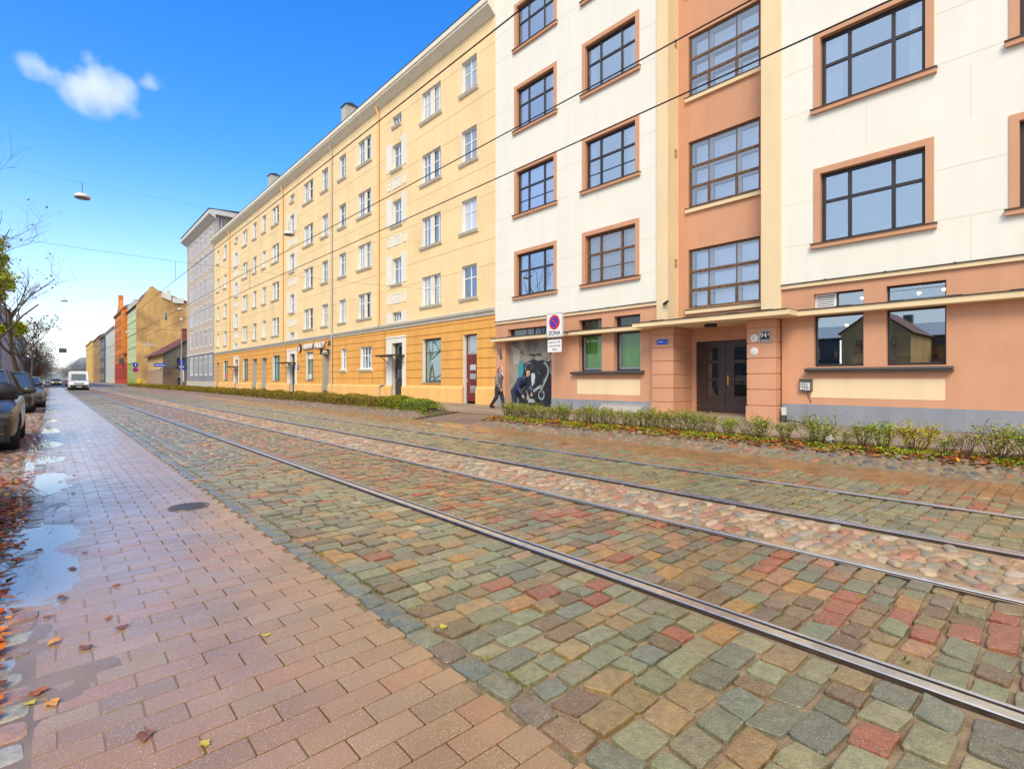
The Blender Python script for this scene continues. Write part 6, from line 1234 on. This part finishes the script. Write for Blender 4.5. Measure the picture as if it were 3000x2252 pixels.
person('person in a grey padded hooded jacket and dark trousers walking past the salmon doorway', 14.3, 17.0, .15, radians(-75), 1.72, walk, mat('padded grey mauve jacket', (.20, .16, .17), .5, .3, 14, .004, 14), mat('dark trousers', (.03, .03, .04), .8), mat('hood mauve', (.13, .09, .10), .7), True)
person('person in a dark blue jacket leaning forward, walking before the graffiti gate', 12.1, 13.35, .15, radians(-80), 1.72, bend, mat('navy jacket', (.015, .03, .09), .7, .3, 8), mat('navy trousers', (.02, .035, .06), .8), mat('dark hair', (.04, .02, .015), .7))
person('person in dark clothes far off on the pavement beside the lamp post', 13.6, 86, .15, radians(-90), 1.75, walk, mat('black coat', (.02, .022, .03), .8), mat('black trousers', (.015, .015, .018), .8), mat('black hair', (.02, .015, .012), .7))

# ------------------------------------------------------------------ sky, cloud, sun, camera
HZ_TOP, HZ_COL, VEIL = .40, (4.5, 4.55, 4.6), (4.4, 4.72, 5.1)
SUN_EL, SUN_AZ = radians(44), radians(232)       # azimuth measured from +Y towards +X
wd = bpy.data.worlds.new('World'); SC.world = wd; wd.use_nodes = True; nt = wd.node_tree; N, L = nt.nodes, nt.links; bg = N['Background']
sk = N.new('ShaderNodeTexSky'); sk.sky_type = 'NISHITA'; sk.sun_disc = False; sk.sun_elevation = SUN_EL; sk.sun_rotation = SUN_AZ; sk.air_density = 1.0; sk.dust_density = .6; sk.ozone_density = 3.0; sk.altitude = 0
# thin bright overcast veil behind the viewer and pale air near the horizon, over a clear blue sky ahead
hs = N.new('ShaderNodeHueSaturation'); hs.inputs['Hue'].default_value = .510; hs.inputs['Saturation'].default_value = 1.38; hs.inputs['Value'].default_value = 1.46; L.new(sk.outputs[0], hs.inputs['Color'])
tc = N.new('ShaderNodeTexCoord'); sep = N.new('ShaderNodeSeparateXYZ'); L.new(tc.outputs['Generated'], sep.inputs[0])
def mrange(v, a, b_, c, d_, kind='SMOOTHSTEP'):
    m_ = N.new('ShaderNodeMapRange'); m_.interpolation_type = kind
    for i_, q in zip((1, 2, 3, 4), (a, b_, c, d_)): m_.inputs[i_].default_value = q
    L.new(v, m_.inputs[0]); return m_.outputs[0]
def wmix(f, c1, c2):
    m_ = N.new('ShaderNodeMix'); m_.data_type = 'RGBA'; L.new(f, m_.inputs[0]); L.new(c1, m_.inputs[6])
    m_.inputs[7].default_value = (*c2, 1); return m_.outputs[2]
dot = N.new('ShaderNodeVectorMath'); dot.operation = 'DOT_PRODUCT'; L.new(tc.outputs['Generated'], dot.inputs[0]); dot.inputs[1].default_value = (-.80, -.55, .25)
hz_ = N.new('ShaderNodeMath'); hz_.operation = 'POWER'; L.new(mrange(sep.outputs[2], 0, HZ_TOP, 1, 0, 'LINEAR'), hz_.inputs[0]); hz_.inputs[1].default_value = 2.3
c_ = wmix(hz_.outputs[0], hs.outputs[0], HZ_COL)
c_ = wmix(mrange(dot.outputs['Value'], -.15, .45, 0, .9), c_, VEIL)
L.new(c_, bg.inputs['Color']); bg.inputs['Strength'].default_value = .15
sl = bpy.data.lights.new('sun', 'SUN'); sl.energy = 2.1; sl.angle = radians(26); sl.color = (1, .88, .70); so = bpy.data.objects.new('sun', sl); COL.objects.link(so)
from mathutils import Vector
d = Vector((sin(SUN_AZ) * cos(SUN_EL), cos(SUN_AZ) * cos(SUN_EL), sin(SUN_EL))); so.rotation_euler = d.to_track_quat('Z', 'Y').to_euler(); so.location = (-30, -30, 40)

# small fair-weather cloud
m = bpy.data.materials.new('cloud vapour'); nt2, N2, L2, b2 = nodes_of(m); N2.remove(b2)
pv = N2.new('ShaderNodeVolumePrincipled'); pv.inputs['Color'].default_value = (1, 1, 1, 1); pv.inputs['Anisotropy'].default_value = 0.1
tc2 = N2.new('ShaderNodeTexCoord')
def lobe(cx, cz, sx, sz, w_):
    mp = N2.new('ShaderNodeMapping'); mp.vector_type = 'TEXTURE'; mp.inputs['Location'].default_value = (cx, 0, cz); mp.inputs['Scale'].default_value = (sx, .8, sz); L2.new(tc2.outputs['Object'], mp.inputs[0])
    ln = N2.new('ShaderNodeVectorMath'); ln.operation = 'LENGTH'; L2.new(mp.outputs[0], ln.inputs[0])
    q = N2.new('ShaderNodeMapRange'); q.inputs[1].default_value = 0; q.inputs[2].default_value = 1; q.inputs[3].default_value = w_; q.inputs[4].default_value = 0; L2.new(ln.outputs['Value'], q.inputs[0]); return q.outputs[0]
def vmath(op, a, b_):
    q = N2.new('ShaderNodeMath'); q.operation = op
    for i_, v in enumerate((a, b_)):
        if isinstance(v, (int, float)): q.inputs[i_].default_value = v
        else: L2.new(v, q.inputs[i_])
    return q.outputs[0]
f_ = vmath('MAXIMUM', vmath('MAXIMUM', lobe(.10, -.12, .66, .66, 1.1), lobe(-.55, .08, .42, .34, .62)), vmath('MAXIMUM', lobe(-.02, .52, .18, .42, .5), lobe(.74, .30, .22, .22, .42)))
mp = N2.new('ShaderNodeMapping'); mp.inputs['Scale'].default_value = (2.6, 1.4, 1.3); L2.new(tc2.outputs['Object'], mp.inputs[0])
n_ = N2.new('ShaderNodeTexNoise'); n_.inputs['Scale'].default_value = 1.25; n_.inputs['Detail'].default_value = 5; n_.inputs['Roughness'].default_value = .55; L2.new(mp.outputs[0], n_.inputs['Vector'])
dn = vmath('MULTIPLY', vmath('MULTIPLY', vmath('MINIMUM', vmath('MULTIPLY', f_, 5.0), 1.0), vmath('MAXIMUM', vmath('ADD', f_, vmath('MULTIPLY', vmath('SUBTRACT', n_.outputs['Fac'], .60), 1.9)), 0)), .026)
L2.new(dn, pv.inputs['Density']); L2.new(pv.outputs[0], N2['Material Output'].inputs['Volume'])
b = MB(); b.box(-1, 1, -.8, .8, -1, 1); M['cloud'] = m
zc_ = 1400; u_, v_ = (268 - 1500) / 1525 * zc_, (1111 - 246) / 1525 * zc_; th_ = math.atan(1352 / 1525)
cl_ = b.build('cloud', m, label='small white fluffy cloud alone in the blue sky', cat='cloud'); cl_.location = (round(u_ * cos(th_) + zc_ * sin(th_)), round(zc_ * cos(th_) - u_ * sin(th_)), round(v_)); cl_.scale = (178, 95, 124); cl_.rotation_euler = (0, 0, -.2)

TH = math.atan(1352 / 1525)
cd = bpy.data.cameras.new('camera'); cd.sensor_width = 36; cd.lens = 1525 / 3000 * 36; cd.shift_y = -.005; cd.clip_end = 6000; cd.clip_start = .05
co = bpy.data.objects.new('camera', cd); COL.objects.link(co); co.location = (0, 0, 1.371); co.rotation_euler = (pi / 2, 0, -TH); SC.camera = co
SC.view_settings.view_transform = 'Standard'; SC.view_settings.look = 'None'; SC.view_settings.gamma = 1; SC.view_settings.exposure = 0.62
SC.cycles.max_bounces = 8; SC.cycles.transparent_max_bounces = 16; SC.cycles.use_denoising = True; SC.cycles.volume_bounces = 3
